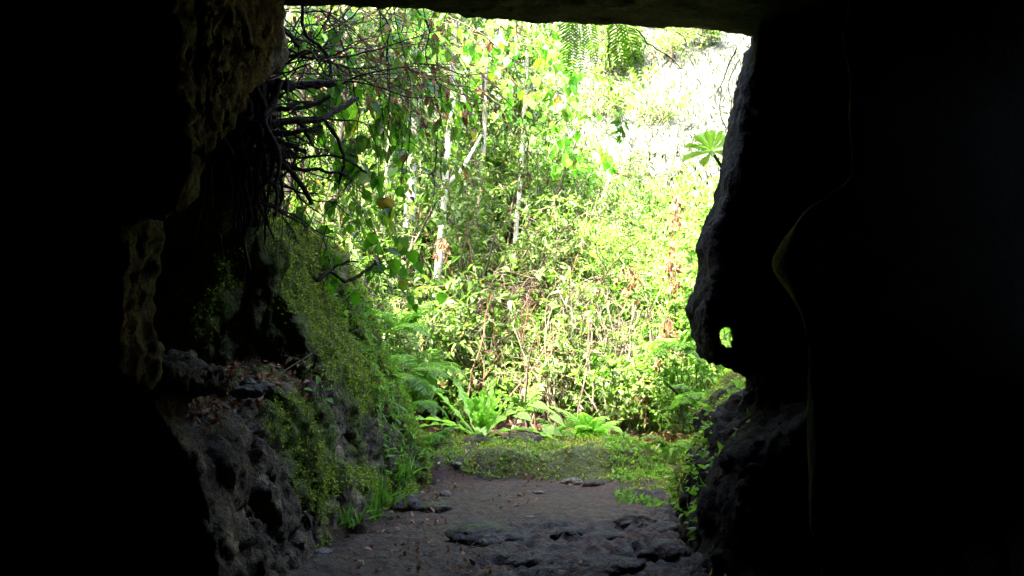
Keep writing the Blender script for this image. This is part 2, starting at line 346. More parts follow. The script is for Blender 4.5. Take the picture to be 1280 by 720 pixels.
# ------------------------------------------------------------------ cave rock by surface nets over a distance field
def surface_nets(d, org, h):
    s = d < 0
    nx, ny, nz = d.shape
    corners = [(i,j,k) for i in (0,1) for j in (0,1) for k in (0,1)]
    cnt = np.zeros((nx-1,ny-1,nz-1), np.int8)
    for i,j,k in corners: cnt += s[i:nx-1+i, j:ny-1+j, k:nz-1+k]
    act = np.argwhere((cnt > 0) & (cnt < 8))
    idx = -np.ones(cnt.shape, np.int64); idx[tuple(act.T)] = np.arange(len(act))
    vals = np.stack([d[act[:,0]+i, act[:,1]+j, act[:,2]+k] for i,j,k in corners], 1)
    acc = np.zeros((len(act),3)); w = np.zeros(len(act))
    for a in range(8):
        for b in range(a+1, 8):
            ca, cb = np.array(corners[a]), np.array(corners[b])
            if np.abs(ca-cb).sum() != 1: continue
            va, vb = vals[:,a], vals[:,b]; m = (va < 0) != (vb < 0)
            t = va[m]/(va[m]-vb[m]); acc[m] += ca+(cb-ca)*t[:,None]; w[m] += 1
    V = (act+acc/np.maximum(w,1)[:,None])*h+org
    Q = []
    for axis in range(3):
        sl0 = [slice(None)]*3; sl1 = [slice(None)]*3; sl0[axis] = slice(0,-1); sl1[axis] = slice(1,None)
        e = np.argwhere(s[tuple(sl0)] != s[tuple(sl1)])
        o1, o2 = [(1,2),(2,0),(0,1)][axis]
        ok = (e[:,o1] > 0) & (e[:,o2] > 0) & (e[:,o1] < d.shape[o1]-1) & (e[:,o2] < d.shape[o2]-1); e = e[ok]
        def g(a, b):
            f = e.copy(); f[:,o1] -= a; f[:,o2] -= b; return idx[tuple(f.T)]
        q = np.stack([g(0,0), g(1,0), g(1,1), g(0,1)], 1)
        flip = ~s[tuple(e.T)]                 # solid on the far side: turn round
        q[flip] = q[flip][:, ::-1]; Q.append(q)
    return V, np.concatenate(Q)
def rock_block(name, lo, hi, h, fn, mat, fine=1.0, moss_or_glow=None):
    xs = [np.arange(lo[i]-2*h, hi[i]+2.5*h, h, dtype=np.float32) for i in range(3)]
    x, y, z = np.meshgrid(*xs, indexing='ij', sparse=True)
    d = fn(x, y, z).astype(np.float32)
    for a in range(3):                        # pad with air so the block is closed
        sl = [slice(None)]*3
        for e in (0, -1): sl[a] = e; d[tuple(sl)] = h
    V, Q = surface_nets(d, np.array([xs[i][0] for i in range(3)]), h)
    # normals, then fine displacement
    fn_ = np.cross(V[Q[:,2]]-V[Q[:,0]], V[Q[:,3]]-V[Q[:,1]])
    n = np.zeros_like(V)
    for c in range(4): np.add.at(n, Q[:,c], fn_)
    n = nrm(n)
    wx = V[:,0]+.06*vnoise(V[:,0],V[:,1],V[:,2],5.,1.); wz = V[:,2]+.06*vnoise(V[:,0],V[:,1],V[:,2],5.,9.)
    up_ = sstep(1.75, 2.0, V[:,2])*(V[:,0] < 0); nearr = sstep(4.6, 4.0, V[:,1])*(V[:,0] > 0)
    disp = fine*((-.010*(1-.7*up_)*ridge(wx, V[:,1]*1.2, wz*.7, 6.0, 3, 2.)+.012*ridge(wx, V[:,1], wz*.8, 15, 2, 6.))*(1-.85*nearr)
        +up_*.022*ridge(wx*1.1+.3*wz, V[:,1]*1.5+.25*wz, wz*.5, 13, 3, 4.)+.012*(1-.6*nearr)*fbm(V[:,0], V[:,1], V[:,2], 19, 3, 3.))
    Wv = V+.05*np.stack([vnoise(V[:,0],V[:,1],V[:,2],4.,q) for q in (1.,2.,3.)],-1); Wv[:,2] *= .8
    for sc_, am in ((2.6,.085),(6.5,.04),(15,.014)):
        f1, f2, r_, tl_ = worley(Wv, sc_, 3); k_ = (1-.75*up_)*(1-.8*nearr)*fine*(1-.75*(V[:,0] > 0)*sstep(.95,1.1,V[:,2]))*(1-.8*(V[:,0] < 0)*sstep(4.4,4.0,V[:,1]))
        disp = disp+k_*am*((r_-.5)*.7*sstep(0,.12,f2-f1)+tl_*1.0-.35*np.exp(-((f2-f1)/.07)**2))
    V = V+n*disp[:,None]
    mb = MB(); mb.add(V, quads=Q)
    moss = moss_or_glow(V, n) if moss_or_glow else np.zeros(len(V))
    o = mb.build(name, mat, extra={'moss': moss})  # on chamber_wall_front 'moss' holds the painted lip_glow
    return tag(o, kind='structure'), V, n, moss
I = lambda t, xs, ys: np.interp(t, xs, ys).astype(np.float32)

def left_field(x, y, z):
    foot = I(y, [3.2,3.5,4.5,5.2,6.4,7.6,7.9,8.6], [-1.42,-1.28,-1.25,-1.22,-.90,-.60,-.75,-1.5])
    ledge = I(y, [3.4,3.8,5.2,6.2], [1.30,1.22,1.02,.98])
    zi = z-ledge+1.02
    off_in = I(zi, [0,.4,.75,.95,1.04,1.12], [-.06,.03,.15,.32,.62,1.7])
    off_out = I(z, [0,.9,1.4,1.75,1.95,2.1,2.3], [0,.24,.44,.62,.95,1.5,2.6])
    w = sstep(6.02, 6.28, y)
    lower = (x-(foot-(off_in*(1-w)+off_out*w)))*.8
    lower = smax(lower, np.minimum(4.25+.15*vnoise(z,y,x,3.,1.)-.25*sstep(.4,0,z)-y, ledge-.14-z), .07)
    zb = I(y, [3.3,3.58,3.78,4.35,5.45,6.0,6.2], [1.73,1.77,1.95,2.15,2.66,2.82,2.9])
    XU = I(y, [3.3,3.6,6.1], [-1.12,-1.16,-1.41])
    upper = smax(smax(x-XU, (zb-z)*.85, .08), y-6.05, .10)
    jamb = smax(smax(x+1.345, y-3.78, .06), ledge-.12-z, .06)
    lip = smax(smax(x+1.345-.06*sstep(3.7,4.4,y), np.abs(z-ledge+.03)-.085, .08), y-4.7, .08)
    jamb = smin(jamb, lip, .08)
    back = x+2.5
    outer = smax(x+1.74-.25*sstep(7.2,8.2,y)*-1, 6.12-y, .15)
    d = smin(smin(lower, upper, .05), smin(jamb, smin(back, outer, .1), .1), .07)
    d = d+.06*vnoise(x,y,z,1.9,1.)+.02*ridge(x,y,z*.6,3.4,2,5.)*(.5+.5*sstep(3.6,4.2,y))
    return smax(d, 3.42-y+.03*vnoise(x,y,z,3.,8.), .05)
def left_moss(V, n):
    x, y, z = V.T
    patch = fbm(x, y, z, 2.3, 3, 6.)
    m = sstep(5.0, 6.4, y+.35*patch)*(.35+.45*sstep(-.2,.6,n[:,2]+n[:,1]*.4+.6*patch))+.2*patch
    m = m*sstep(5.0, 5.9, y)+0*y
    return (m+.22*sstep(5.2,6.2,y))*(1-sstep(2.25,2.5,z)*.8)
rl, LV, LN, LM = rock_block('cave_wall_left', (-2.7,3.3,-.15), (-.45,8.5,3.4), .021, left_field, M_rockL, 1.0, left_moss)

def poly_sd(px, pz, poly):
    poly = np.asarray(poly); best = None; inside = None
    for i in range(len(poly)):
        a = poly[i]; b = poly[(i+1) % len(poly)]; e = b-a
        t = np.clip(((px-a[0])*e[0]+(pz-a[1])*e[1])/(e@e), 0, 1)
        dd = np.hypot(px-a[0]-t*e[0], pz-a[1]-t*e[1]); best = dd if best is None else np.minimum(best, dd)
        c = ((a[1] > pz) != (b[1] > pz)) & (px < (b[0]-a[0])*(pz-a[1])/(b[1]-a[1]+1e-12)+a[0])
        inside = c if inside is None else inside ^ c
    return np.where(inside, -best, best)
RP = [(948,-60),(940,20),(931,60),(916,120),(906,190),(892,250),(871,288),(867,310),(876,335),(862,378),(858,392),(866,428),(875,452),(905,466),(928,480),(928,900),(1400,900),(1400,-60)]
RH = [(897,411),(905,404),(916,406),(918,420),(917,437),(905,437),(898,428)]
YP = 5.95
def right_field(x, y, z):
    xp, zp = np.broadcast_arrays(x[:,0,:], z[:,0,:])
    to = lambda L: [(P(a,b,YP)[0], P(a,b,YP)[2]) for a,b in L]
    sd = poly_sd(xp, zp, to(RP))
    pil = smax(sd[:,None,:]+.03+.02*vnoise(x,y,z,4.,2.), np.abs(y-YP)-.24-.05*vnoise(x,y,z,2.,4.), .05)
    hx, hz = np.broadcast_arrays(x*(YP/y), CAMZ+(z-CAMZ)*(YP/y)); pil = np.maximum(pil, -(poly_sd(hx, hz, to(RH))+.004))
    foot = I(y, [4.6,5.2,6.5,7.5,8.0,8.6], [1.02,.98,1.06,1.20,1.5,2.3])
    off = I(z, [0,.4,.7,.88,.97,1.05], [0,.12,.24,.5,1.2,3.])
    bank = smax((foot+off-x)*.8, 5.05-y, .15)
    d = smin(pil, bank, .08)
    return d+(.03*vnoise(x,y,z,3.,1.)+.03*ridge(x,y,z,4.2,2,5.))*sstep(4.2,5.2,y)*(.15+.85*sstep(1.0,.85,z))+.008*vnoise(x,y,z,6.,3.)*sstep(3.6,4.2,y)
def right_moss(V, n):
    x, y, z = V.T; patch = fbm(x, y, z, 2.6, 3, 6.)
    return (sstep(5.4,7.0,y+.4*patch)*(.3+.4*sstep(-.2,.6,n[:,2]+.6*patch))+.15*patch)*(1-sstep(.95,1.1,z))
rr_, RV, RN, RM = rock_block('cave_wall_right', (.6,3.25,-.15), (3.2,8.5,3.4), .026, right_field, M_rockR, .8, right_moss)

def near_field(x, y, z):
    XR = I(y, [3.3,3.5,4.0,5.6,6.0], [1.02,1.03,1.25,1.95,2.1])-.17*np.exp(-((z-1.60)/.16)**2)*np.exp(-((y-3.72)/.24)**2)+.16*sstep(1.75,1.95,z)
    wall = smax(smax(XR+.05*vnoise(y*0,x*0,z,2.1,4.)+.02*vnoise(y*0,x*0,z,7.,4.)-x, 3.40+.22*np.maximum(vnoise(x*0,y*0,z,1.7,8.),-.2)-y+.35*(x-1.), .015), y-6.1, .1)
    return wall+.008*vnoise(x,y,z,6.,3.)*sstep(3.6,4.2,y)
def lip_glow(V, n):
    return sstep(1.22,1.08,V[:,0])*sstep(.30,.08,np.hypot((V[:,2]-1.60)*1.0, (V[:,1]-3.72)*.7)+.05*fbm(V[:,0],V[:,1],V[:,2],6,3,1.))  # brown lip rock, paler here to stand for light on the bulge
M_near = rockmat('shade_black_rock', (.004,.0036,.003), (.010,.0085,.007), (.018,.014,.010), spec=.06, glow_col=[(.35,(.09,.055,.035)),(.55,(.18,.11,.07)),(.7,(.26,.17,.11))])  # near-black base paints the corner into shade; last colours paint the lip's glow
rock_block('chamber_wall_front', (.7,3.1,-.15), (3.25,6.3,3.5), .024, near_field, M_near, .6, lip_glow)
CE = [(250,10),(350,12),(430,15),(500,18),(560,24),(600,30),(640,35),(700,38),(820,42),(900,48),(930,52),(1000,56)]
def ceil_field(x, y, z):
    zc = I(x, [P(a,b,6.0)[0] for a,b in CE], [P(a,b,6.0)[2] for a,b in CE])+.10*(6.0-y)+.02
    d = smax(smax(zc-z, y-6.02, .04), 3.3-y, .05)
    return d+.014*vnoise(x,y,z,2.5,1.)+.010*ridge(x,y,z,7.,3,5.)
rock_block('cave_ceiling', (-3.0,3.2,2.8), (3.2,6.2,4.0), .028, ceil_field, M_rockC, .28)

# the dark chamber the camera stands in: closed rough rock walls
def chamber():
    def sheet(name, o, u, v, nu, nv):
        a, b = np.meshgrid(np.linspace(0,1,nu), np.linspace(0,1,nv), indexing='ij')
        p = np.array(o)+a[...,None]*np.array(u)+b[...,None]*np.array(v)
        n = nrm(np.cross(np.array(u,float), np.array(v,float)))
        p = p+n*(.10*fbm(p[...,0],p[...,1],p[...,2],1.1,4))[...,None]
        k, l = np.meshgrid(np.arange(nu-1), np.arange(nv-1), indexing='ij')
        q = np.stack([k*nv+l,(k+1)*nv+l,(k+1)*nv+l+1,k*nv+l+1],-1).reshape(-1,4)
        mb = MB(); mb.add(p, quads=q); tag(mb.build(name, M_rockC), kind='structure')
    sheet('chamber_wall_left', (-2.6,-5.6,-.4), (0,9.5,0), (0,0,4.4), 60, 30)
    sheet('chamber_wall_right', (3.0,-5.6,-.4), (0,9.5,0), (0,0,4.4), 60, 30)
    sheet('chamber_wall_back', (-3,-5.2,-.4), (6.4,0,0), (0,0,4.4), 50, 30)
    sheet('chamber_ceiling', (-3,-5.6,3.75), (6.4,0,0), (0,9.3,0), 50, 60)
chamber()
# the hillside over the cave mouth
def cliff():
    xs = np.linspace(-16, 16, 121); prof = [(5.75,0),(5.95,.06),(6.2,.35),(6.3,1.3),(6.2,2.4),(5.8,3.1),(4.8,3.9),(0,7.),(-8,11.),(-22,16)]
    V = []
    for x in xs:
        lowz = 3.42 if -2.6 < x < 3.1 else -.5
        for k,(y,dz) in enumerate(prof):
            z = 3.42+dz if k > 0 else lowz
            V.append((x+.0, y+.25*float(vnoise(x, y, z, .7)), z+.2*float(vnoise(x, y, z, .6, 4.))*(k > 1)))
    n = len(prof); k, l = np.meshgrid(np.arange(len(xs)-1), np.arange(n-1), indexing='ij')
    q = np.stack([k*n+l,(k+1)*n+l,(k+1)*n+l+1,k*n+l+1],-1).reshape(-1,4)
    mb = MB(); mb.add(np.array(V), quads=q); tag(mb.build('cliff', M_rockR, extra={'moss': np.full(len(V), .5)}), kind='structure')
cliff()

# ------------------------------------------------------------------ plants
def shrub_geo(rng, base, H, S, nst, tw, lpt, L, ratio, T, ms, ml, bush=.5, up_leaf=1.0, t0=.18, twl=.42):
    base = np.asarray(base, float); M = nst
    a = rng.random(M)*2*np.pi; r = np.sqrt(rng.random(M))
    st = base+np.stack([np.cos(a)*r*S*.15, np.sin(a)*r*S*.15, -.05+0*a], -1)
    d = np.stack([np.cos(a)*r*S/H*.62, np.sin(a)*r*S/H*.62, np.ones(M)], -1)
    ln = H*(.65+.4*rng.random(M))
    s = grow(rng, st, d, ln, 10, .11, .02)
    tube(ms, s, .006+.006*H, .003, 4, rng.random(M))
    m2 = M*tw; i = np.repeat(np.arange(M), tw); t = t0+(1-t0)*rng.random(m2)
    p, tg = on(s, i, t)
    d2 = tg*.35+nrm(rng.normal(0,1,(m2,3)))*np.array([1,1,.55]); 
    L2 = (.16+twl*S*(1.15-.55*t))*(.5+.7*rng.random(m2))
    tp = grow(rng, p, d2, L2, 6, .14, .05)
    tube(ms, tp, .0045, .0015, 3, np.repeat(rng.random(M), tw))
    N = m2*lpt; i2 = np.repeat(np.arange(m2), lpt); t2 = .12+.88*rng.random(N)
    lp, lt = on(tp, i2, t2)
    ld = lt*.5+nrm(rng.normal(0,1,(N,3)))*.8; ld[:,2] -= .12
    up = np.array([0,0,up_leaf])+rng.normal(0,.5,(N,3))
    LL = L*(.55+.75*rng.random(N))
    leaves(ml, lp, ld, up, LL, LL*ratio, T, rng.random(N))
def ground_pt(px, Y):
    x = (px-640)*Y/F; return np.array([x, Y, float(hgt(x, Y))])
KINDS = dict(
    bay =(M_bay, M_twig, LANCE, .115, .38),
    fine=(M_fine, M_stem, DIAM, .058, .5),
    gray=(M_gray, M_twig, LANCE, .095, .24),
    oval=(M_lbay, M_twig, OVATE, .095, .55),
    lime=(M_fine, M_stem, OVATE, .075, .5))
def shrub(kind, px, Y, H, S, nst, tw, lpt, label, seed, group=None, name='shrub', cat='shrub', lean=None, ls=1.0):
    rng = np.random.default_rng(seed); b = ground_pt(px, Y); ml, msm, T, L, R = KINDS[kind]
    o = thing(name, b, label, cat, group); ms, mlf = MB(), MB()
    shrub_geo(rng, b, H, S, nst, tw, lpt, L*ls, R, T, ms, mlf)
    ms.build('stem', msm, o); mlf.build('foliage', ml, o, smooth=True)
    return o
SH = [
 # kind, px, Y, height, spread, stems, twigs, leaves, label
 ('gray',470,9.6,1.3,.8,8,16,14,'grey-green bush behind the mossy rock bank at the left of the clearing'),
 ('bay',515,10.4,1.7,.9,7,11,11,'glossy laurel bush behind and left of the strap-leaved fern'),
 ('oval',600,10.6,1.5,.9,7,11,11,'round-leaved dark bush straight behind the strap-leaved fern'),
 ('gray',655,10.3,1.3,.8,8,10,11,'narrow-leaved grey bush behind the large pale round leaves'),
 ('bay',705,10.8,1.6,.9,7,10,11,'laurel bush with brown stems in the middle of the thicket'),
 ('lime',765,10.2,.9,.7,8,10,11,'lime-green bush behind the small bright fern clump'),
 ('fine',815,9.9,1.2,.8,10,16,18,'yellow-green fine-leaved bush under the brown hanging leaf strands'),
 ('fine',862,9.4,1.1,.7,9,16,18,'fine-leaved yellow bush just beyond the right rock bank'),
 ('lime',900,9.9,1.9,.8,9,16,16,'bright bush seen through the hole in the right rock'),
 ('bay',430,10.6,2.6,1.2,9,18,14,'tall laurel bush behind the dark roots on the left'),
 ('oval',480,11.6,2.7,1.2,9,18,14,'tall round-leaved bush around the foot of the thick pale trunk'),
 ('gray',560,12.0,2.2,1.2,10,18,14,'sparse grey bush at the foot of the thin forked trunk'),
 ('bay',620,12.2,2.3,1.2,9,18,14,'big laurel bush in the centre beneath the drooping red twigs'),
 ('gray',690,12.0,2.0,1.1,10,18,14,'wispy silver-leaved bush in the middle of the slope'),
 ('gray',745,12.4,2.2,1.1,10,18,14,'silver bush with bare pale twigs right of the middle'),
 ('fine',800,11.6,2.0,1.1,11,18,20,'sunlit yellow-green bush on the right of the thicket'),
 ('fine',862,11.2,2.1,1.0,11,18,20,'sunlit feathery bush against the dark right rock edge'),
 ('bay',400,12.6,3.0,1.3,9,18,14,'laurel bush high on the left behind the hanging vines'),
 ('oval',540,13.4,2.8,1.3,9,18,14,'round-leaved bush between the pale trunks high on the slope'),
 ('bay',640,13.8,2.9,1.4,10,18,14,'laurel bush on the upper slope under the bright heart-shaped leaves'),
 ('gray',720,13.8,2.1,1.3,10,18,14,'grey bush on the upper slope left of the pale dry hillside'),
 ('fine',795,13.2,1.5,1.1,10,18,20,'pale yellow bush below the blinding dry hillside'),
 ('lime',868,12.8,1.3,1.0,10,16,16,'lime bush at the foot of the dry hillside near the succulent rosette'),
 ('oval',590,15.2,3.0,1.5,9,18,14,'uppermost round-leaved bush behind the thin forked trunk'),
 ('fine',690,15.4,2.7,1.4,10,18,18,'pale bush at the top of the thicket left of the hanging fern fronds'),
]
for k, r in enumerate(SH):
    shrub(*r[:8], r[8], 100+k)

for k, (kd, px, Y, H, S_, lab) in enumerate([('lime',735,14.6,1.8,1.2,'light bush rising under the narrow hanging fern fronds'),('fine',775,15.2,1.35,1.1,'feathery pale bush under the wide hanging fern frond'),('fine',830,14.4,1.3,1.1,'low feathery bush at the lower edge of the bright hillside'),('lime',905,13.6,1.5,1.0,'light bush half hidden behind the right rock edge below the rosette')]):
    shrub(kd, px, Y, H, S_, 11, 18, 18, lab, 160+k)
# undergrowth nobody could count, filling the slope between the bushes
ug_s, ug_l, ug_k = MB(), MB(), MB(); rng = np.random.default_rng(40)
for k in range(170):
    Y = 9.7+6.5*rng.random()**1.1; px = 330+600*rng.random()
    if px > 740 and Y > 13.2: continue
    if Y < 10.9 and k % 5: continue
    b = ground_pt(px, Y); H = .45+.5*rng.random()+.06*(Y-9)
    shrub_geo(rng, b, H, .7, 7, 10, 12, .09, .45, OVATE if k % 2 else LANCE, ug_s, (ug_l, ug_k)[k % 3 == 0])
u = ug_l.build('undergrowth', M_bay); tag(u, 'mixed leafy undergrowth filling the slope between the bushes', 'undergrowth', kind='stuff')
u3 = ug_k.build('undergrowth', M_fine); tag(u3, 'yellow-green leafy undergrowth mixed in on the slope', 'undergrowth', kind='stuff')
u2 = ug_s.build('undergrowth_stems', M_twig); tag(u2, 'thin brown stems of the undergrowth on the slope', 'undergrowth', kind='stuff')

# bare twig tangles
def twiggy(px, Y, z0, H, S, n, label, seed, mat):
    rng = np.random.default_rng(seed); b = ground_pt(px, Y); b[2] += z0
    mb = MB(); a = rng.random(n)*2*np.pi
    d = np.stack([np.cos(a)*S, np.sin(a)*S, .5+rng.random(n)], -1)
    s = grow(rng, b+rng.normal(0,.08,(n,3)), d, H*(.5+.6*rng.random(n)), 12, .2, .08)
    tube(mb, s, .010, .003, 4, rng.random(n))
    m = n*6; i = np.repeat(np.arange(n), 6); p, tg = on(s, i, .2+.8*rng.random(m))
    s2 = grow(rng, p, tg+rng.normal(0,.7,(m,3)), .25*H*(.4+rng.random(m)), 8, .2, .05)
    tube(mb, s2, .005, .0015, 3, rng.random(m))
    tag(mb.build('bare_shrub', mat), label, 'shrub')
twiggy(735, 10.9, .4, 1.4, .9, 18, 'leafless tangle of pale arching twigs right of the middle', 61, M_twig)
twiggy(675, 11.5, .6, 1.7, .8, 22, 'leafless grey twig tangle in the middle of the thicket', 62, M_twig)
twiggy(800, 10.4, .3, 1.2, .9, 16, 'leafless brown twig tangle behind the right fern clump', 63, M_twig)
twiggy(560, 10.9, .3, 1.5, .8, 18, 'leafless twig tangle behind the strap-leaved fern', 64, M_twig)

# bare brown stems standing among the bushes
for k, (px, Y, H, lab) in enumerate([(628,10.2,1.2,'cluster of brown upright stems right behind the strap-leaved fern'),(700,10.0,1.1,'cluster of brown stems behind the pale round leaves'),(748,10.3,1.3,'cluster of reddish stems left of the brown hanging bundle'),(655,11.2,1.7,'tall cluster of brown stems in the middle of the thicket'),(580,10.4,1.4,'cluster of grey stems left of the dark thin sapling'),(790,10.8,1.3,'cluster of pale stems behind the brown hanging bundle')]):
    rng = np.random.default_rng(640+k); b = ground_pt(px, Y); n = 16; mb = MB()
    st = b+np.stack([rng.normal(0,.22,n), rng.normal(0,.18,n), -.05+0*np.arange(n)],-1); s_ = grow(rng, st, np.stack([rng.normal(0,.25,n),rng.normal(0,.2,n),1+0*np.arange(n)],-1), H*(.5+.7*rng.random(n)), 14, .09, .01)
    tube(mb, s_, .009+.008*rng.random(n), .004, 5, rng.random(n)); m = n*4; p, tg = on(s_, np.repeat(np.arange(n),4), .3+.7*rng.random(m)); tube(mb, grow(rng, p, tg+rng.normal(0,.7,(m,3)), .2+.25*rng.random(m), 8, .16, .05), .004, .0015, 3)
    tag(mb.build('bare_shrub', (M_rtwig, M_twig, M_twig)[k % 3]), lab, 'shrub')
# ---- trees
def tree(line, r0, r1, label, seed, mat, crown_n=0, crown_S=1.0, kind='bay', fork=None, name='slim_tree'):
    rng = np.random.default_rng(seed); pts = smooth_line(line, 26); pts = pts+np.cumsum(rng.normal(0,.006,pts.shape),0)
    o = thing(name, line[0], label, 'tree'); mb = MB(); tube(mb, pts, r0*.8, r1*.8, 8, .5, .07, rng)
    if fork is not None:
        for f in fork: tube(mb, smooth_line(f, 16), r1*1.0, r1*.4, 6, .5, .06, rng)
    mb.build('trunk', mat, o)
    if crown_n:
        ml_, msm, T, L, R = KINDS[kind]; limbs, lf = MB(), MB(); top = pts[-1]
        n = crown_n; i = np.zeros(n, int); p, tg = on(pts[None], i, .55+.45*rng.random(n))
        d = nrm(rng.normal(0,1,(n,3)))+np.array([0,0,.35])
        s = grow(rng, p, d, crown_S*(.6+.6*rng.random(n)), 9, .13, .03); tube(limbs, s, r1*.6, .004, 5, .5)
        m = n*14; j = np.repeat(np.arange(n), 14); p, tg = on(s, j, .2+.8*rng.random(m))
        s2 = grow(rng, p, tg*.4+nrm(rng.normal(0,1,(m,3))), .2+.3*rng.random(m), 6, .15, .06); tube(limbs, s2, .004, .0015, 3)
        q = m*10; j = np.repeat(np.arange(m), 10); p, tg = on(s2, j, .1+.9*rng.random(q))
        ld = tg*.5+nrm(rng.normal(0,1,(q,3)))*.8; ld[:,2] -= .2
        LL = L*(.6+.7*rng.random(q)); leaves(lf, p, ld, np.array([0,0,1.])+rng.normal(0,.5,(q,3)), LL, LL*R, T, rng.random(q))
        limbs.build('limb', msm, o); lf.build('crown', ml_, o)
    return o
def tl(Y, *pp): return [P(a,b,Y) for a,b in pp]
tree(tl(12.2,(505,420),(508,360),(512,260),(517,180),(520,110),(524,0),(530,-120)), .10, .06, 'thickest pale tree trunk, left of the other trunks in the thicket', 71, M_pbark, 12, 1.3, 'oval')
tree(tl(11.6,(527,490),(535,440),(546,370),(551,320),(556,250),(562,170),(566,110),(572,0),(580,-110)), .055, .034, 'slender white tree trunk leaning right with a forked side branch', 72, M_pbark, 10, 1.1, 'oval',
     fork=[tl(11.6,(556,232),(575,215),(590,190),(602,168))])
tree(tl(13.2,(590,420),(594,330),(600,250),(604,190),(606,100),(610,-60)), .05, .03, 'thin grey tree trunk right of the forked white trunk', 73, M_pbark, 10, 1.3, 'bay')
tree(tl(12.6,(470,420),(476,330),(482,240),(488,150),(490,40),(500,-110)), .06, .04, 'pale tree trunk half hidden by hanging leaves at the left', 74, M_pbark, 12, 1.4, 'bay')
tree(tl(14.0,(715,430),(722,350),(738,300),(752,260),(770,200)), .05, .03, 'short crooked pale tree trunk right of the middle of the slope', 75, M_pbark, 8, .9, 'gray')
tree(tl(10.7,(455,560),(448,480),(470,400),(440,330),(420,290)), .028, .014, 'dark crooked sapling beside the mossy bank', 76, M_dbark)
tree(tl(11.0,(602,545),(606,480),(600,400),(612,330),(622,290)), .026, .012, 'dark thin sapling behind the strap-leaved fern', 77, M_dbark)
tree(tl(10.6,(770,560),(775,500),(772,450),(774,420)), .016, .012, 'short reddish upright sapling stem right of the middle', 78, M_rtwig)

tree(tl(9.6,(330,470),(345,380),(360,250),(380,120),(400,-20),(410,-120)), .05, .035, 'shaded tree close behind the dark roots at the top left', 79, M_dbark, 20, 1.3, 'bay')
tree(tl(11.0,(400,470),(410,380),(418,250),(430,120),(436,-20),(440,-160)), .05, .035, 'leafy tree left of the pale trunks with a dense crown', 92, M_dbark, 22, 1.5, 'oval')
tree(tl(13.0,(640,440),(642,330),(650,200),(655,100),(660,-20)), .04, .03, 'thin leafy tree filling the top of the thicket in the middle', 93, M_pbark, 22, 1.5, 'lime')
tree(tl(15.5,(560,330),(562,250),(566,150),(570,50),(574,-80)), .06, .04, 'tall leafy tree far behind the pale trunks', 94, M_pbark, 26, 2.0, 'oval')
tree(tl(16.0,(440,330),(445,250),(450,150),(455,50),(460,-80)), .06, .04, 'tall leafy tree far behind at the top left', 95, M_pbark, 26, 2.0, 'bay')
# ---- roots hanging from the cave mouth at the left
ROOTS = [ (8,[(292,150,6.05),(330,157,6.1),(360,151,6.15),(400,150,6.25),(422,138,6.4),(446,122,6.6)]),
 (6.5,[(335,170,6.1),(375,158,6.15),(402,151,6.25)]), (4.2,[(404,151,6.25),(420,170,6.3),(430,195,6.3),(428,215,6.3),(421,234,6.3)]),
 (4.2,[(372,154,6.15),(380,168,6.2),(389,186,6.2)]), (3.2,[(346,195,6.1),(380,199,6.2),(420,200,6.3),(440,210,6.4),(459,218,6.5)]),
 (6.5,[(346,198,6.1),(365,215,6.1),(383,238,6.1),(391,257,6.1)]), (7,[(320,172,6.1),(350,178,6.1),(380,193,6.2)]), (7.5,[(318,190,6.1),(345,187,6.1),(368,192,6.2)]),
 (4,[(352,200,6.15),(375,212,6.2),(400,213,6.25),(436,221,6.3)]), (12,[(312,100,6.15),(352,106,6.2),(385,106,6.3),(418,102,6.4)]),
 (5,[(335,22,6.2),(355,38,6.2),(380,60,6.25)]), (4,[(378,5,6.2),(384,40,6.25),(405,60,6.3),(415,82,6.3),(416,92,6.3)]),
 (2.6,[(340,52,6.2),(372,66,6.25),(400,74,6.3),(440,83,6.4),(472,80,6.5)]), (15,[(322,90,6.25),(326,150,6.25),(328,200,6.3),(318,262,6.3),(322,300,6.35)]),
 (10,[(300,120,6.2),(305,190,6.2),(312,250,6.25),(300,300,6.3)]), (3,[(405,345,6.7),(425,328,6.75),(450,325,6.8)]), (5,[(395,350,6.6),(410,340,6.65),(432,352,6.75),(470,330,6.9)]),
 (5,[(310,205,6.2),(335,225,6.25),(348,250,6.3)]), (3,[(348,215,6.2),(352,245,6.2),(342,268,6.25)]), (6,[(322,130,6.2),(360,132,6.2),(392,128,6.3),(415,118,6.35)]) ]
rt = thing('root_mass', P(325,150,6.15), 'dark twisted tree roots reaching out of the rock at the left of the cave mouth', 'roots'); rng = np.random.default_rng(80)
for r, L in ROOTS:
    mb = MB(); pts = smooth_line([P(*q) for q in L], 26); pts[:, :] += np.cumsum(rng.normal(0,.003,pts.shape),0)
    tube(mb, pts, r*6.2/F*.62, r*6.2/F*.42, 9, .5, .17, rng)
    n = 5; p, tg = on(pts[None], np.zeros(n,int), .2+.75*rng.random(n))
    tube(mb, grow(rng, p, tg+rng.normal(0,.7,(n,3)), .15+.2*rng.random(n), 8, .2, .12), .0035, .001, 4)
    mb.build('root', M_root, rt)
for k in range(34):
    mb = MB(); px = 262+ (k*37 % 84); y0 = 70+rng.random()*70; Y = 6.0+.35*rng.random(); n_ = 6
    L = [P(px+rng.normal(0,5), y0+q*(150+60*rng.random())/n_, Y+rng.normal(0,.02)) for q in range(n_+1)]
    tube(mb, smooth_line(L, 24), (.012+.02*rng.random()), .006, 7, .5, .15, rng); mb.build('root', M_root, rt)
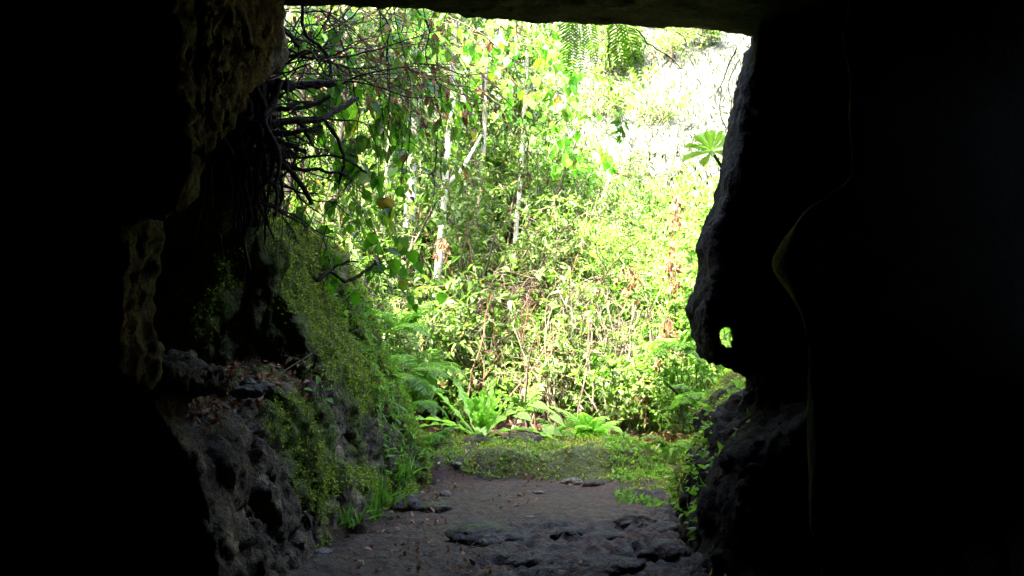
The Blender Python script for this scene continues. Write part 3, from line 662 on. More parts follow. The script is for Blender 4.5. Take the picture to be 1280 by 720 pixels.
for k in range(40):
    mb = MB(); n_ = 1; st = P(rng.uniform(300,338), rng.uniform(60,255), rng.uniform(6.05,6.3))
    c_ = grow(rng, st, [1.,rng.uniform(0,.5),rng.normal(.05,.5)], rng.uniform(.3,.85), 20, .17, .02); tube(mb, c_, rng.uniform(.006,.014), .002, 6, .5, .14, rng)
    p, tg = on(c_, np.zeros(4,int), .3+.65*rng.random(4)); tube(mb, grow(rng, p, tg+rng.normal(0,.6,(4,3)), .1+.2*rng.random(4), 10, .2, .06), .003, .0008, 4); mb.build('root', M_root, rt)
mb = MB(); n = 120       # fine hanging rootlets
st = np.stack([rng.uniform(-1.85,-1.35,n), rng.uniform(6.0,6.35,n), rng.uniform(2.0,2.75,n)],-1)
tube(mb, grow(rng, st, [0,0,-1], .2+.5*rng.random(n), 10, .12, .05), .0025, .0008, 3); mb.build('rootlets', M_root, rt)

# ---- vines with leaves
def vine(line, r, label, seed, leafmat_=None, stemmat=M_rtwig, n=0, L=.08, ratio=.85, T=HEART, t0=.05, droop=.7, side=0, group=None, name='hanging_vine', rnd=None, gap=.03):
    rng = np.random.default_rng(seed); pts = smooth_line([P(*q) for q in line], 30); pts = pts+np.cumsum(rng.normal(0,.004,pts.shape),0)
    o = thing(name, pts[0], label, 'vine', group); mb = MB(); tube(mb, pts, r, r*.55, 5, .5, .08, rng)
    base = pts[None]
    if side:
        p, tg = on(base, np.zeros(side,int), .1+.9*rng.random(side))
        s = grow(rng, p, tg*.6+rng.normal(0,.6,(side,3)), .2+.35*rng.random(side), 30, .10, .035); tube(mb, s, r*.5, r*.2, 4)
        base = np.concatenate([base, s])
    mb2 = MB()
    if n:
        i = rng.integers(0, len(base), n); p, tg = on(base, i, t0+(1-t0)*rng.random(n))
        pd = nrm(tg*.3+rng.normal(0,1,(n,3))+np.array([0,0,-.2])); q = p+pd*gap*(.6+rng.random(n))[:,None]
        tube(mb, np.stack([p,(p+q)/2+np.array([0,0,.005]),q],1), .0018, .0012, 3)
        d = pd*.5+np.array([0,0,-droop])+rng.normal(0,.3,(n,3)); up = np.array([0,-.7,.7])+rng.normal(0,.45,(n,3))
        LL = L*(.55+.7*rng.random(n)); leaves(mb2, q, d, up, LL, LL*ratio, T, rng.random(n) if rnd is None else rng.uniform(*rnd, n))
    mb.build('stem', stemmat, o)
    if n: mb2.build('foliage', leafmat_ or M_heart, o)
    return o
V_ = [
 ([(350,30,6.9),(400,70,7.0),(440,110,7.1),(470,180,7.2),(475,230,7.2)], .006, 'vine with large dark leaves hanging over the thick roots', M_heart, M_dbark, 30, .13, 8),
 ([(400,10,6.7),(430,60,6.8),(445,130,6.9),(440,190,6.9)], .006, 'vine of yellowing heart leaves hanging at the top left', M_heart, M_dbark, 26, .12, 7),
 ([(470,10,6.7),(484,40,6.7),(483,90,6.7),(484,125,6.7)], .007, 'straight dark hanging vine with withered leaves near the top left', M_dead, M_dbark, 22, .07, 3),
 ([(440,60,7.0),(470,78,7.0),(520,95,7.1),(562,116,7.2),(602,136,7.3)], .008, 'long light-brown vine slanting down across the thicket', M_heart, M_twig, 10, .07, 6),
 ([(500,15,9.2),(560,30,9.3),(620,50,9.4),(690,62,9.5)], .005, 'vine of bright lime heart leaves along the ceiling edge', M_lheart, M_rtwig, 90, .10, 16),
 ([(560,25,9.6),(610,70,9.7),(650,110,9.8),(690,150,9.9),(720,210,10.0)], .005, 'vine of bright round leaves trailing down in the middle', M_lheart, M_rtwig, 80, .095, 14),
 ([(640,40,9.5),(690,70,9.6),(720,100,9.7),(745,140,9.8),(752,185,9.8)], .004, 'vine of small bright leaves beside the hanging fern fronds', M_lheart, M_rtwig, 70, .09, 12),
 ([(600,90,7.2),(630,125,7.2),(652,150,7.2),(662,190,7.2),(660,240,7.2)], .005, 'thin dark red drooping twig in the middle of the opening', M_dead, M_rtwig, 8, .05, 4),
 ([(575,70,7.4),(610,130,7.5),(650,175,7.5),(690,235,7.6)], .004, 'thin brown twig with a few dead leaves crossing behind the red twig', M_dead, M_rtwig, 10, .05, 5),
 ([(395,190,7.1),(440,240,7.2),(470,290,7.2),(500,350,7.3),(520,370,7.3)], .005, 'leafy vine hanging beside the mossy bank', M_heart, M_stem, 44, .085, 9),
 ([(420,120,7.3),(445,200,7.4),(450,270,7.4),(470,345,7.5)], .005, 'long dangling vine of dark glossy leaves left of the pale trunks', M_bay, M_stem, 60, .10, 10),
 ([(350,200,6.9),(380,260,7.0),(410,300,7.0),(430,345,7.0)], .005, 'vine with dark leaves just above the mossy bank', M_heart, M_dbark, 34, .09, 8),
 ([(520,10,6.9),(540,60,7.0),(536,110,7.0),(545,150,7.1)], .006, 'vine of brown and yellow leaves hanging right of the straight dark vine', M_dead, M_rtwig, 22, .075, 5),
 ([(560,20,8.2),(600,40,8.3),(650,80,8.5),(700,120,8.6),(730,150,8.7)], .006, 'pale green vine far behind the ceiling edge', M_fine, M_twig, 60, .085, 12),
 ([(450,15,8.0),(520,60,8.1),(560,100,8.2),(580,150,8.3)], .006, 'mid-green vine tangled behind the roots at the top left', M_heart, M_twig, 60, .09, 12),
 ([(390,10,7.9),(420,80,8.0),(400,160,8.1),(430,240,8.2)], .006, 'shaded vine curtain behind the thick roots', M_bay, M_dbark, 80, .11, 14),
]
TL = np.random.default_rng(77)
TL_W = ['outermost of the shaded vine tangle beside the rock at the top left','vine with drooping leaves crossing the top left corner of the opening','dark arching vine under the ceiling at the top left','tangled vine with brown leaves behind the bent root','shaded vine looping over the stubby log-like root','leafy vine dropping between the straight dark vine and the roots','dark vine slanting from the ceiling to the pale trunks','vine with few leaves just right of the straight dark vine','twiggy dark vine beneath the ceiling left of the lime leaves','long shaded vine crossing the thick roots diagonally']
TL_W += ['leafy dark vine trailing in front of the leftmost pale trunk','vine of small shaded leaves crossing above the bent root','dark vine hanging beside the short log-like root','long twiggy vine reaching right under the ceiling','vine with mottled leaves hanging between the pale trunks','thin leafy vine low over the mossy bank top','sparse brown-leaved vine under the ceiling left of the fern fronds','dense leafy vine at the upper left, lowest hanging of the tangle']
for k in range(18):
    x0 = (355+k*17) if k < 10 else 362+(k-10)*27; Y0 = 6.8+TL.random()*1.2; dx = TL.uniform(-30,70)
    V_.append(([(x0,-5,Y0),(x0+dx*.3+TL.normal(0,10),35,Y0),(x0+dx*.7+TL.normal(0,12),75,Y0+.1),(x0+dx+TL.normal(0,12),120,Y0+.1),(x0+dx*1.1,150+TL.random()*70,Y0+.15)], .005, TL_W[k], [M_heart,M_bay,M_dead][k%3], M_dbark, (46,46,20)[k%3], (.10,.10,.055)[k%3], 20))
for k, (ln, r, lab, lm, sm, n, L, sd) in enumerate(V_):
    vine(ln, r, lab, 200+k, lm, sm, n, L, .42 if lm is M_bay else (.5 if lm is M_dead else .85), LANCE if lm is M_bay else (OVATE if lm is M_dead else HEART), side=sd)
TW = [([(758,36,6.9),(761,60,6.9),(764,92,6.9)], .006, 'short dark bare twig hanging between the two fern fronds'),
 ([(796,36,6.8),(815,55,6.8),(838,72,6.8),(851,84,6.8)], .006, 'dark bare twig slanting down right of the fern fronds'),
 ([(845,40,6.7),(850,60,6.7),(846,72,6.7)], .004, 'tiny crooked twig hanging at the ceiling edge'),
 ([(922,60,6.6),(908,90,6.6),(900,125,6.6),(912,160,6.6)], .005, 'thin twig curling down beside the right rock edge'),
 ([(925,75,6.8),(912,105,6.8),(918,140,6.8),(905,185,6.8)], .004, 'second thin twig hanging beside the right rock edge'),
 ([(388,198,6.5),(386,235,6.5),(380,262,6.5),(374,290,6.5)], .004, 'thin straight twig crossing in front of the roots'),
 ([(446,213,6.6),(428,240,6.6),(413,258,6.6),(392,288,6.6)], .004, 'thin dark twig slanting down to the mossy bank'),
 ([(345,288,6.4),(362,275,6.4),(382,248,6.4),(392,232,6.4)], .003, 'fine curved twig above the top of the mossy bank'),
 ([(733,145,7.2),(745,158,7.2),(762,170,7.2),(778,172,7.2)], .003, 'fine arching twig that carries the small leafy sprig')]
for k, (ln, r, lab) in enumerate(TW): vine(ln, r, lab, 260+k, None, M_dbark, 0, side=2, name='bare_twig')
vine([(778,178,7.1),(776,165,7.1),(774,150,7.1),(778,136,7.1)], .003, 'small sprig of paired oval leaves below the hanging fern fronds', 290, M_heart, M_stem, 22, .07, .45, OVATE, name='leafy_sprig')

def tangle(label, boxes, n, seed, mat, dirs, Ls):
    rng = np.random.default_rng(seed); x0,x1,y0,y1,Y0,Y1 = boxes
    st = np.stack([P(rng.uniform(x0,x1), rng.uniform(y0,y1), rng.uniform(Y0,Y1)) for _ in range(n)])
    mb = MB(); s_ = grow(rng, st, np.array(dirs)+rng.normal(0,.45,(n,3)), rng.uniform(*Ls,n), 24, .10, .018); tube(mb, s_, rng.uniform(.003,.008,n), .0015, 5, rng.random(n), .08, rng)
    m = n*5; p, tg = on(s_, np.repeat(np.arange(n),5), .15+.8*rng.random(m)); tube(mb, grow(rng, p, tg+rng.normal(0,.55,(m,3)), .12+.3*rng.random(m), 10, .15, .03), .0025, .0008, 3, rng.random(m))
    tag(mb.build('branch_tangle', mat), label, 'branches')
tangle('tangle of thin dark bare branches under the ceiling at the top left', (340,430,5,110,6.3,7.0), 34, 701, M_dbark, [1,.2,.0], (.4,1.0))
tangle('tangle of thin pale-brown twigs reaching right from the top left towards the middle', (400,520,10,90,6.8,7.6), 26, 702, M_rtwig, [1,.2,-.25], (.5,1.2))
# dead brown strands on the right
for k, (px, py, Y, h, lab) in enumerate([(805,470,9.8,.75,'brown bundle of dead leaves hanging above the right clearing edge'),(770,490,10.0,.5,'brown dead leaves hanging behind the small fern clump'),
      (845,245,9.6,.45,'dead brown strand high up near the right rock'),(842,320,9.5,.5,'dead brown strand halfway down near the right rock'),(790,335,9.9,.4,'small dead brown tuft left of the right rock strands'),
      (690,430,10.3,.35,'small rust-brown dead tuft in the middle of the thicket'),(835,400,9.4,.7,'long pale dead strand beside the hole in the rock'),(550,300,9.6,.25,'red-brown dead tuft beside the leaning white trunk')]):
    p = P(px, py, Y); q = P(px+6, py, Y); q[2] = p[2]-h
    rng = np.random.default_rng(300+k); o = thing('dead_leaf_strand', p, lab, 'dead leaves'); ms, ml = MB(), MB()
    n = 12; s = grow(rng, p+rng.normal(0,.03,(n,3)), [0,0,-1], h*(.5+.6*rng.random(n)), 10, .12, .05); tube(ms, s, .003, .0015, 3)
    m = int(190*h); i = rng.integers(0, n, m); pp, tg = on(s, i, rng.random(m)); LL = .035+.05*rng.random(m)
    leaves(ml, pp, tg+rng.normal(0,.45,(m,3)), rng.normal(0,1,(m,3)), LL, LL*.42, OVATE, rng.random(m))
    ms.build('stem', M_rtwig, o); ml.build('foliage', M_dead, o)

# ---- ferns
def frond(rng, start, d, L, mb, wid=.16, pairs=26, K=20, grav=.08, up=None, rm=M_fern, rnd=None):
    pts = grow(rng, start, d, L, K, .03, grav)[0]
    tube(mb, pts, .0035, .001, 4, .9)
    t = np.linspace(.12, .985, pairs); n = len(t)
    p, tg = on(pts[None], np.zeros(n,int), t)
    u = np.array([0,0,1.]) if up is None else np.asarray(up, float)
    sd = nrm(np.cross(tg, np.broadcast_to(u, tg.shape))); nn = np.cross(sd, tg)
    w = wid*np.minimum(1, t*5)*(1-t**2.2*.93); r = .3+.5*rng.random() if rnd is None else rnd
    for s in (-1, 1):
        dd = sd*s+tg*.35+rng.normal(0,.05,(n,3)); 
        leaves(mb, p, dd, nn, w*(.9+.2*rng.random(n)), np.maximum(L/pairs*.85, w*.16), LANCE, np.clip(r+rng.normal(0,.1,n),0,.95))
    return pts
def fern(base, n, L, label, seed, wid=.16, el=(.25,1.2), az=None, grav=.09, group=None, mat=M_fern, pairs=26, name='fern'):
    rng = np.random.default_rng(seed); base = np.asarray(base, float); o = thing(name, base, label, 'fern', group)
    for k in range(n):
        a = (2*np.pi*k/n+rng.normal(0,.25)) if az is None else rng.uniform(*az); e = rng.uniform(*el)
        d = np.array([math.cos(a)*math.cos(e), math.sin(a)*math.cos(e), math.sin(e)])
        mb = MB(); frond(rng, base+d*.01, d, L*(.7+.5*rng.random()), mb, wid*(.8+.4*rng.random()), pairs, grav=grav*(.7+.6*rng.random()))
        mb.build('frond', mat, o)
    return o
M_hfern = leafmat('hanging_fern_leaf', [(0,(.05,.10,.013)),(1,(.10,.165,.025))], .5, .6, .3, (1.6,1.9,.6))
def hang_fern(tops, L, label, seed, wid, slant):
    rng = np.random.default_rng(seed); o = thing('hanging_fern', P(*tops[0]), label, 'fern')
    for k, (px, py, Y) in enumerate(tops):
        rg = np.random.default_rng(seed*7+k); mb = MB(); Lk = L*(.85+.3*rg.random())
        pts = grow(rg, P(px,py,Y), [slant+rg.normal(0,.07), -.05, -1], Lk, 20, .02, .02)[0]; tube(mb, pts, .003, .001, 4, .2)
        t = np.linspace(.1,.985,19); n = len(t); p, tg = on(pts[None], np.zeros(n,int), t); sd = nrm(np.cross(tg, np.array([0,-1.,.2])))
        w = wid*np.minimum(1,.5+t*3)*(1-t**2.4*.9)
        for sg in (-1,1):
            dd = sd*sg+tg*.55+rg.normal(0,.06,(n,3)); nn = np.array([0,-1.,.35])+rg.normal(0,.18,(n,3))
            leaves(mb, p, dd, nn, w*(.85+.3*rg.random(n)), np.maximum(Lk/19*.62, .006), LANCE, rg.random(n)*.9)
        mb.build('frond', M_hfern, o)
hang_fern([(708,20,6.6),(724,18,6.7),(734,16,6.75),(716,20,6.55)], .38, 'fern with several narrow fronds hanging from the ceiling edge, left of the wider one', 310, .075, .02)
hang_fern([(768,14,6.5),(776,18,6.6)], .50, 'wide bright fern frond hanging from the ceiling edge, right of the narrow ones', 311, .105, .28)
F_ = [((738,570,8.9),14,.46,'small bright fern clump on the mossy rise right of the pale round leaves',.11),
 ((522,510,8.0),8,.38,'feathery fern at the outer edge of the mossy bank',.10),((505,470,8.2),8,.55,'upper feathery fern leaning over the mossy bank',.14),
 ((540,560,8.3),7,.26,'low feathery fern between the mossy bank and the strap-leaved fern',.12),((530,470,9.2),9,.5,'fern spreading behind the mossy bank edge',.15),
 ((655,515,9.6),8,.36,'dark fern behind the large strap-leaved fern',.13),((840,560,8.2),7,.26,'small fern at the foot of the right rock bank',.10),
 ((870,500,8.3),8,.32,'yellowish fern on top of the right rock bank',.13),((850,440,9.0),10,.38,'sunlit fern beside the dark pillar of rock',.15),
 ((700,545,9.4),8,.4,'small dark fern behind the pale round leaves',.11),((500,420,9.0),9,.6,'shaded fern above the mossy bank',.15)]
def G(p):
    p = np.array(p, float); p[2] = max(p[2], float(hgt(p[0], p[1]))); return p
for k, (pp, n, L, lab, wd) in enumerate(F_): fern(G(P(*pp)), n, L, lab, 320+k, wd, mat=M_nest if k == 0 else M_fern)

# strap-leaved bird's-nest fern
def strap_fern(base, label, seed):
    rng = np.random.default_rng(seed); base = np.asarray(base, float); o = thing('strap_leaved_fern', base, label, 'fern')
    specs = [(-2.75,.75,.62),(-2.9,.35,.5),(-.15,.30,.66),(.1,.12,.62),(-.35,.62,.55),(.5,.85,.5),(-2.2,1.15,.40),(-1.75,1.0,.34),(-1.45,1.05,.34),(-1.2,1.0,.33),(-1.6,1.45,.38),(-1.1,1.4,.36),(-2.1,1.4,.36),(-1.9,1.25,.40),(-1.6,1.2,.42),(-1.3,1.28,.42),(-1.0,1.1,.45),(1.2,1.0,.55),(2.0,.9,.6),(2.6,.6,.55),(-1.5,.35,.36),(-2.4,.2,.34),(-.8,.9,.40),(3.0,.9,.6),(-1.35,1.2,.44),(-1.7,1.3,.46),(-.9,1.25,.45),(-2.35,1.3,.45),(-1.55,.8,.40),(-.55,1.2,.42)]
    for k, (az, el, L) in enumerate(specs):
        d = np.array([math.cos(az)*math.cos(el), math.sin(az)*math.cos(el), math.sin(el)])
        K = 26; L = L*(1.12 if el > .95 else 1.36); c = grow(rng, base+d*.015, d, L, K, .02, .045 if el < .9 else .012)[0]
        tg = nrm(np.gradient(c, axis=0)); s = nrm(np.cross(tg, np.array([0,0,1.]))); nn = np.cross(s, tg)
        u = np.linspace(0,1,K); w = (.030 if el > .95 else .042)*np.clip(.25+2.2*u,0,1)*np.sqrt(np.clip(1-u**3.5,0,1))*(1+.28*np.sin(u*38+k)*sstep(.2,.5,u))
        wave = .016*np.sin(u*34+k*1.3)*sstep(.1,.4,u)
        L0 = c-s*w[:,None]+nn*(.3*w+wave)[:,None]; R0 = c+s*w[:,None]+nn*(.3*w-wave)[:,None]
        V = np.stack([L0, c, R0], 1); i = np.arange(K-1)*3
        q = np.concatenate([np.stack([i,i+1,i+4,i+3],1), np.stack([i+1,i+2,i+5,i+4],1)])
        mb = MB(); mb.add(V, quads=q, r=rng.uniform(.2,.9)); tube(mb, c-nn*.002, .004, .0015, 4, 1.0)
        mb.build('frond', M_nest, o)
strap_fern(P(600,552,8.75), 'large bright green fern with wavy strap-shaped fronds at the end of the path', 350)

# pale broad leaves
def broadleaf(base, spots, label, seed, mat=M_pale, name='broad_leaved_plant', T=HEART):
    rng = np.random.default_rng(seed); base = G(base); o = thing(name, base, label, 'plant')
    for (px, py, Y, L, dx, dy, tz) in spots:
        tip = P(px, py, Y); mb = MB(); ctl = [base+rng.normal(0,.015,3), .5*(base+tip)+np.array([0,0,.06]), tip]
        tube(mb, smooth_line(ctl, 12), .005, .003, 5); st = mb.build('stalk', M_stem, o)
        m2 = MB(); leaves(m2, [tip], np.array([[dx,dy,tz]]), np.array([[.1,-.35,1.]]), L, L*.85, T, .5); m2.build('leaf', mat, o)
broadleaf(P(672,566,8.9), [(666,506,8.8,.17,1,-.5,-.05),(646,519,8.6,.17,.9,-.7,-.05),(689,520,8.7,.15,.9,-.2,-.45),(684,532,8.6,.13,.2,-.8,-.8),(664,556,8.5,.12,-.7,-.7,-.4)], 'plant with large pale lime leaves right of the strap-leaved fern', 360)
broadleaf(P(720,568,8.8), [(702,545,8.7,.17,-.9,-.4,.55),(715,556,8.6,.12,-.6,-.7,-.1),(745,545,8.8,.12,.8,-.5,.1),(730,538,8.8,.12,.2,-.7,.4)], 'low pale plant with pointed leaves on the mossy rise', 361, T=BROAD)
broadleaf(P(788,590,8.6), [(796,570,8.6,.20,.7,-.5,-.15),(778,574,8.55,.16,-.7,-.6,-.2)], 'dark blue-green broad leaf plant beside the bleached dead branch', 362, M_bay, T=BROAD)
broadleaf(P(352,625,5.6), [(350,602,5.55,.06,.6,-.3,.6),(342,585,5.55,.05,-.4,-.3,.8),(356,592,5.5,.05,.6,-.5,.2)], 'tiny bright plant growing from the left wall below the ledge', 363, M_fern, T=OVATE)
broadleaf(P(398,505,6.1), [(392,490,6.0,.07,-.5,-.5,.4),(405,488,6.05,.07,.7,-.3,.3),(398,480,6.1,.06,0,-.3,1),(408,498,6.0,.06,.7,-.5,-.2)], 'small leafy seedling at the right end of the ledge', 364, M_fern, T=OVATE)
broadleaf(P(285,486,4.9), [(281,474,4.9,.045,-.4,-.4,.7),(290,478,4.9,.04,.6,-.4,.4)], 'tiny sprout at the left end of the ledge', 365, M_fern, T=OVATE)

# succulent rosette on the right rock
M_ros = leafmat('succulent_leaf', [(0,(.34,.52,.09)),(1,(.45,.62,.16))], .4, .6, .4, (1.4,1.6,.7))
def rosette(base, top, label, seed):
    rng = np.random.default_rng(seed); base, top = np.asarray(base,float), np.asarray(top,float); o = thing('succulent_rosette', base, label, 'succulent')
    mb = MB(); tube(mb, smooth_line([base, .5*(base+top)+np.array([.02,0,-.02]), top], 12), .013, .010, 8); mb.build('stem', M_stem, o)
    axis = nrm(np.array([-.3,-.75,.8])); a0 = nrm(np.cross(axis,[0,1,0])); b0 = np.cross(axis,a0)
    for k in range(22):
        a = k*2.39996; e = .15+.75*(k/22); d = math.cos(e)*(math.cos(a)*a0+math.sin(a)*b0)+math.sin(e)*axis
        L = .20*(1-.45*k/22); m2 = MB(); leaves(m2, [top+axis*.012*k/22], d[None], axis[None], L, L*.30, SPAT, rng.random()*.8); m2.build('leaf', M_ros, o)
rosette(P(908,222,6.35), P(890,190,6.3), 'bright green succulent rosette on a stalk at the right rock edge', 370)
# small dark seed pods hanging in front of the bright slope
pod = thing('seed_pod_stalk', P(885,175,6.9), 'thin stalk with dark dangling seed pods left of the succulent rosette', 'plant'); rng = np.random.default_rng(371)
for (a,b) in [(812,199),(828,196),(847,190),(869,211),(874,219),(839,224),(884,229)]:
    top = P(870+(a-870)*.55+4,b-34+abs(a-870)*.25,6.9); p = P(a,b,6.9); m2 = MB()
    tube(m2, np.stack([top,.5*(top+p)+[.006,0,0],p-[0,0,.0],p-[0,0,.012]]), .0012, .0012, 4)
    th, ph = np.meshgrid(np.linspace(.06,np.pi-.06,7), np.linspace(0,2*np.pi,8,endpoint=False), indexing='ij'); rr = .007*np.sin(th)
    k, l = np.meshgrid(np.arange(6), np.arange(8), indexing='ij')
    m2.add(p+np.stack([rr*np.cos(ph), rr*np.sin(ph), .011*np.cos(th)],-1).reshape(-1,3), quads=np.stack([k*8+l,k*8+(l+1)%8,(k+1)*8+(l+1)%8,(k+1)*8+l],-1))
    m2.build('pod', M_pod, pod)
m2 = MB(); tube(m2, smooth_line([P(900,180,6.8),P(870,172,6.9),P(835,172,6.9),P(812,182,6.9)],16), .0016, .001, 4); m2.build('stem', M_rtwig, pod)

# ---- grass tufts and small bank plants
def tuft(base, n, L, label, seed, mat=M_grass, W=.008, sp=.05):
    rng = np.random.default_rng(seed); base = np.asarray(base, float); mb = MB(); a = rng.random(n)*6.28; e = rng.uniform(.6,1.5,n)
    st = base+np.stack([rng.normal(0,sp,n), rng.normal(0,sp,n), 0*a],-1); d = np.stack([np.cos(a)*np.cos(e), np.sin(a)*np.cos(e), np.sin(e)],-1)
    c = grow(rng, st, d, L*(.5+.7*rng.random(n)), 7, .05, .14)
    tg = nrm(np.gradient(c, axis=1)); s = nrm(np.cross(tg, rng.normal(0,.3,(n,1,3))+np.array([0,.6,.6])))
    w = (W*(1-np.linspace(0,1,7)**1.5))[None,:,None]
    V = np.stack([c-s*w, c+s*w], 2); m, k = np.meshgrid(np.arange(n), np.arange(6), indexing='ij'); q = (m*14+k*2)[...,None]+np.array([0,1,3,2])
    mb.add(V, quads=q.reshape(-1,4), r=np.repeat(rng.random(n)*.9, 14)); tag(mb.build('grass_tuft', mat), label, 'grass')
def zP(px, py):     # where the sight line meets level ground
    Y = CAMZ*F/(py-360); x = (px-640)*Y/F
    return np.array([x, Y, float(hgt(x,Y,True))])
tuft(P(480,632,6.55), 46, .30, 'tall grass tuft at the foot of the mossy bank', 380)
tuft(P(462,648,6.35), 34, .24, 'smaller grass tuft in front of the tall one by the mossy bank', 381)
tuft(P(500,600,7.0), 34, .26, 'grass tuft behind the tall one at the foot of the mossy bank', 382)
tuft(P(436,655,6.0), 20, .18, 'short sparse grass tuft low on the left wall', 383)
tuft(P(727,612,8.0), 40, .07, 'low bright green tuft at the right edge of the path', 384, M_fern, .006, .05)
tuft(P(800,590,8.3), 60, .12, 'spreading green tuft on the right side beyond the path', 385, M_fern, .007, .10)
tuft(P(552,612,7.6), 36, .06, 'small bright tuft among the stones left of the path', 386, M_fern, .007, .04)

def leafy_patch(V, Nn, mask, n, name, label, mat, L, T, ratio, seed, cat, out=.6, kind='stuff'):
    rng = np.random.default_rng(seed); idx = np.flatnonzero(mask); i = rng.choice(idx, n)
    p = V[i]+rng.normal(0,.012,(n,3)); d = Nn[i]*out+rng.normal(0,.5,(n,3))+np.array([0,0,-.25])
    LL = L*(.5+.9*rng.random(n)); mb = MB(); leaves(mb, p, d, Nn[i]+rng.normal(0,.4,(n,3)), LL, LL*ratio, T, rng.random(n))
    return tag(mb.build(name, mat), label, cat, kind=kind)
leafy_patch(LV, LN, (LM+.6*fbm(LV[:,0],LV[:,1],LV[:,2],4.6,3,2.) > .60) & (LV[:,1] > 5.0) & ~((LV[:,1] < 6.2) & (LV[:,2] > .9) & (LN[:,2] > .4)), 95000, 'moss', 'yellow-green moss coating the rock bank left of the path', M_moss, .019, DIAM, .5, 390, 'moss')
leafy_patch(RV, RN, (RM > .42), 9000, 'moss', 'moss coating the low rock bank right of the path', M_moss, .024, DIAM, .4, 391, 'moss')
m = (LV[:,1] > 6.9) & (LV[:,2] < 1.5) & (LV[:,2] > .1) & (LV[:,0] > -1.35)
leafy_patch(LV, LN, m, 2600, 'bank_plants', 'small light green leafy plants on the outer edge of the mossy bank', M_fine, .055, LANCE, .3, 392, 'plants')
m = (RV[:,1] > 5.6) & (RV[:,2] < .9) & (RV[:,2] > .05) & (vnoise(RV[:,0],RV[:,1],RV[:,2],3.2,4.) > .1)
leafy_patch(RV, RN, m, 900, 'bank_plants', 'small yellow-green plants on the right rock bank', M_fine, .05, OVATE, .5, 393, 'plants', 1.0)
# moss and low plants on the rise at the end of the path
gm = (mossG > .42) & (gv[:,1] > 6.8) & (gv[:,1] < 9.5) & (np.abs(gv[:,0]) < 2)
leafy_patch(gv, np.tile([0,0,1.],(len(gv),1)), gm, 26000, 'ground_moss', 'green moss and seedlings carpeting the rise at the end of the path', M_moss, .024, DIAM, .45, 394, 'moss')
gm2 = (gv[:,1] > 7.0) & (gv[:,1] < 9.4) & (gv[:,0] > .75) & (gv[:,0] < 1.7) & (vnoise(gv[:,0],gv[:,1],0,3.,2.) > -.1)
leafy_patch(gv, np.tile([0,0,1.],(len(gv),1)), gm2, 2200, 'ground_cover', 'bright green low seedlings beside the right edge of the path', M_fine, .04, OVATE, .5, 395, 'plants', 1.2)
gm5 = (gv[:,1] > 7.75) & (gv[:,1] < 9.2) & (np.abs(gv[:,0]) < 1.2) & (vnoise(gv[:,0],gv[:,1],0,4.5,5.) > .15)
leafy_patch(gv, np.tile([0,0,1.],(len(gv),1)), gm5, 1500, 'ground_cover', 'tiny seedlings standing on the mossy rise', M_fern, .032, OVATE, .5, 402, 'plants', 1.3)
# litter on the ledge and along the path
lm = (LV[:,2] > .85) & (LV[:,2] < 1.3) & (LN[:,2] > .55) & (LV[:,1] > 4.6) & (LV[:,1] < 6.3)
leafy_patch(LV, LN, lm, 2600, 'leaf_litter', 'dead brown leaves lying on the rock ledge', M_dead, .05, OVATE, .45, 396, 'litter', .1)
gm3 = (gv[:,1] > 4.8) & (gv[:,1] < 9) & (np.abs(gv[:,0]) < 1.4) & ((vnoise(gv[:,0],gv[:,1],0,2.2,7.) > .1) | (np.abs(gv[:,0]+.75) < .25))
leafy_patch(gv, np.tile([0,0,1.],(len(gv),1)), gm3, 1700, 'leaf_litter', 'scattered dead leaves along the edges of the path', M_dead, .036, OVATE, .5, 397, 'litter', .1)
gm4 = (gv[:,1] > 9.2) & (gv[:,1] < 13) & (np.abs(gv[:,0]) < 3)
leafy_patch(gv, np.tile([0,0,1.],(len(gv),1)), gm4, 5000, 'leaf_litter', 'brown leaf litter on the ground under the thicket', M_dead, .07, OVATE, .5, 399, 'litter', .2)
# dry grass on the bright slope
rng = np.random.default_rng(398); n = 30000; x = rng.uniform(-3,16,n); y = 15.5+24*rng.random(n)**1.3; p = np.stack([x,y,hgt(x,y)],-1); mb = MB(); LL = .07+.13*rng.random(n)
leaves(mb, p, rng.normal(0,.5,(n,3))+[0,0,1], rng.normal(0,1,(n,3)), LL, LL*.05, BLADE, rng.random(n)); tag(mb.build('dry_grass', M_straw), 'bleached dry grass covering the sunlit hillside', 'grass', kind='stuff')
hb = np.random.default_rng(419)
for k in range(20):
    shrub(('gray','bay')[k % 3 == 0], [760,835,815,880,905][k % 5]+hb.uniform(-25,25), [19,22,27,25,30][k % 5]+hb.uniform(-2.5,5), hb.uniform(.5,1.3), hb.uniform(.7,1.3), 8, 11, 9, 'small scrubby bush dotted over the bright hillside seen at the upper right of the opening', 420+k, 'scrub bushes on the bright hillside', 'hillside_bush', ls=1.2)

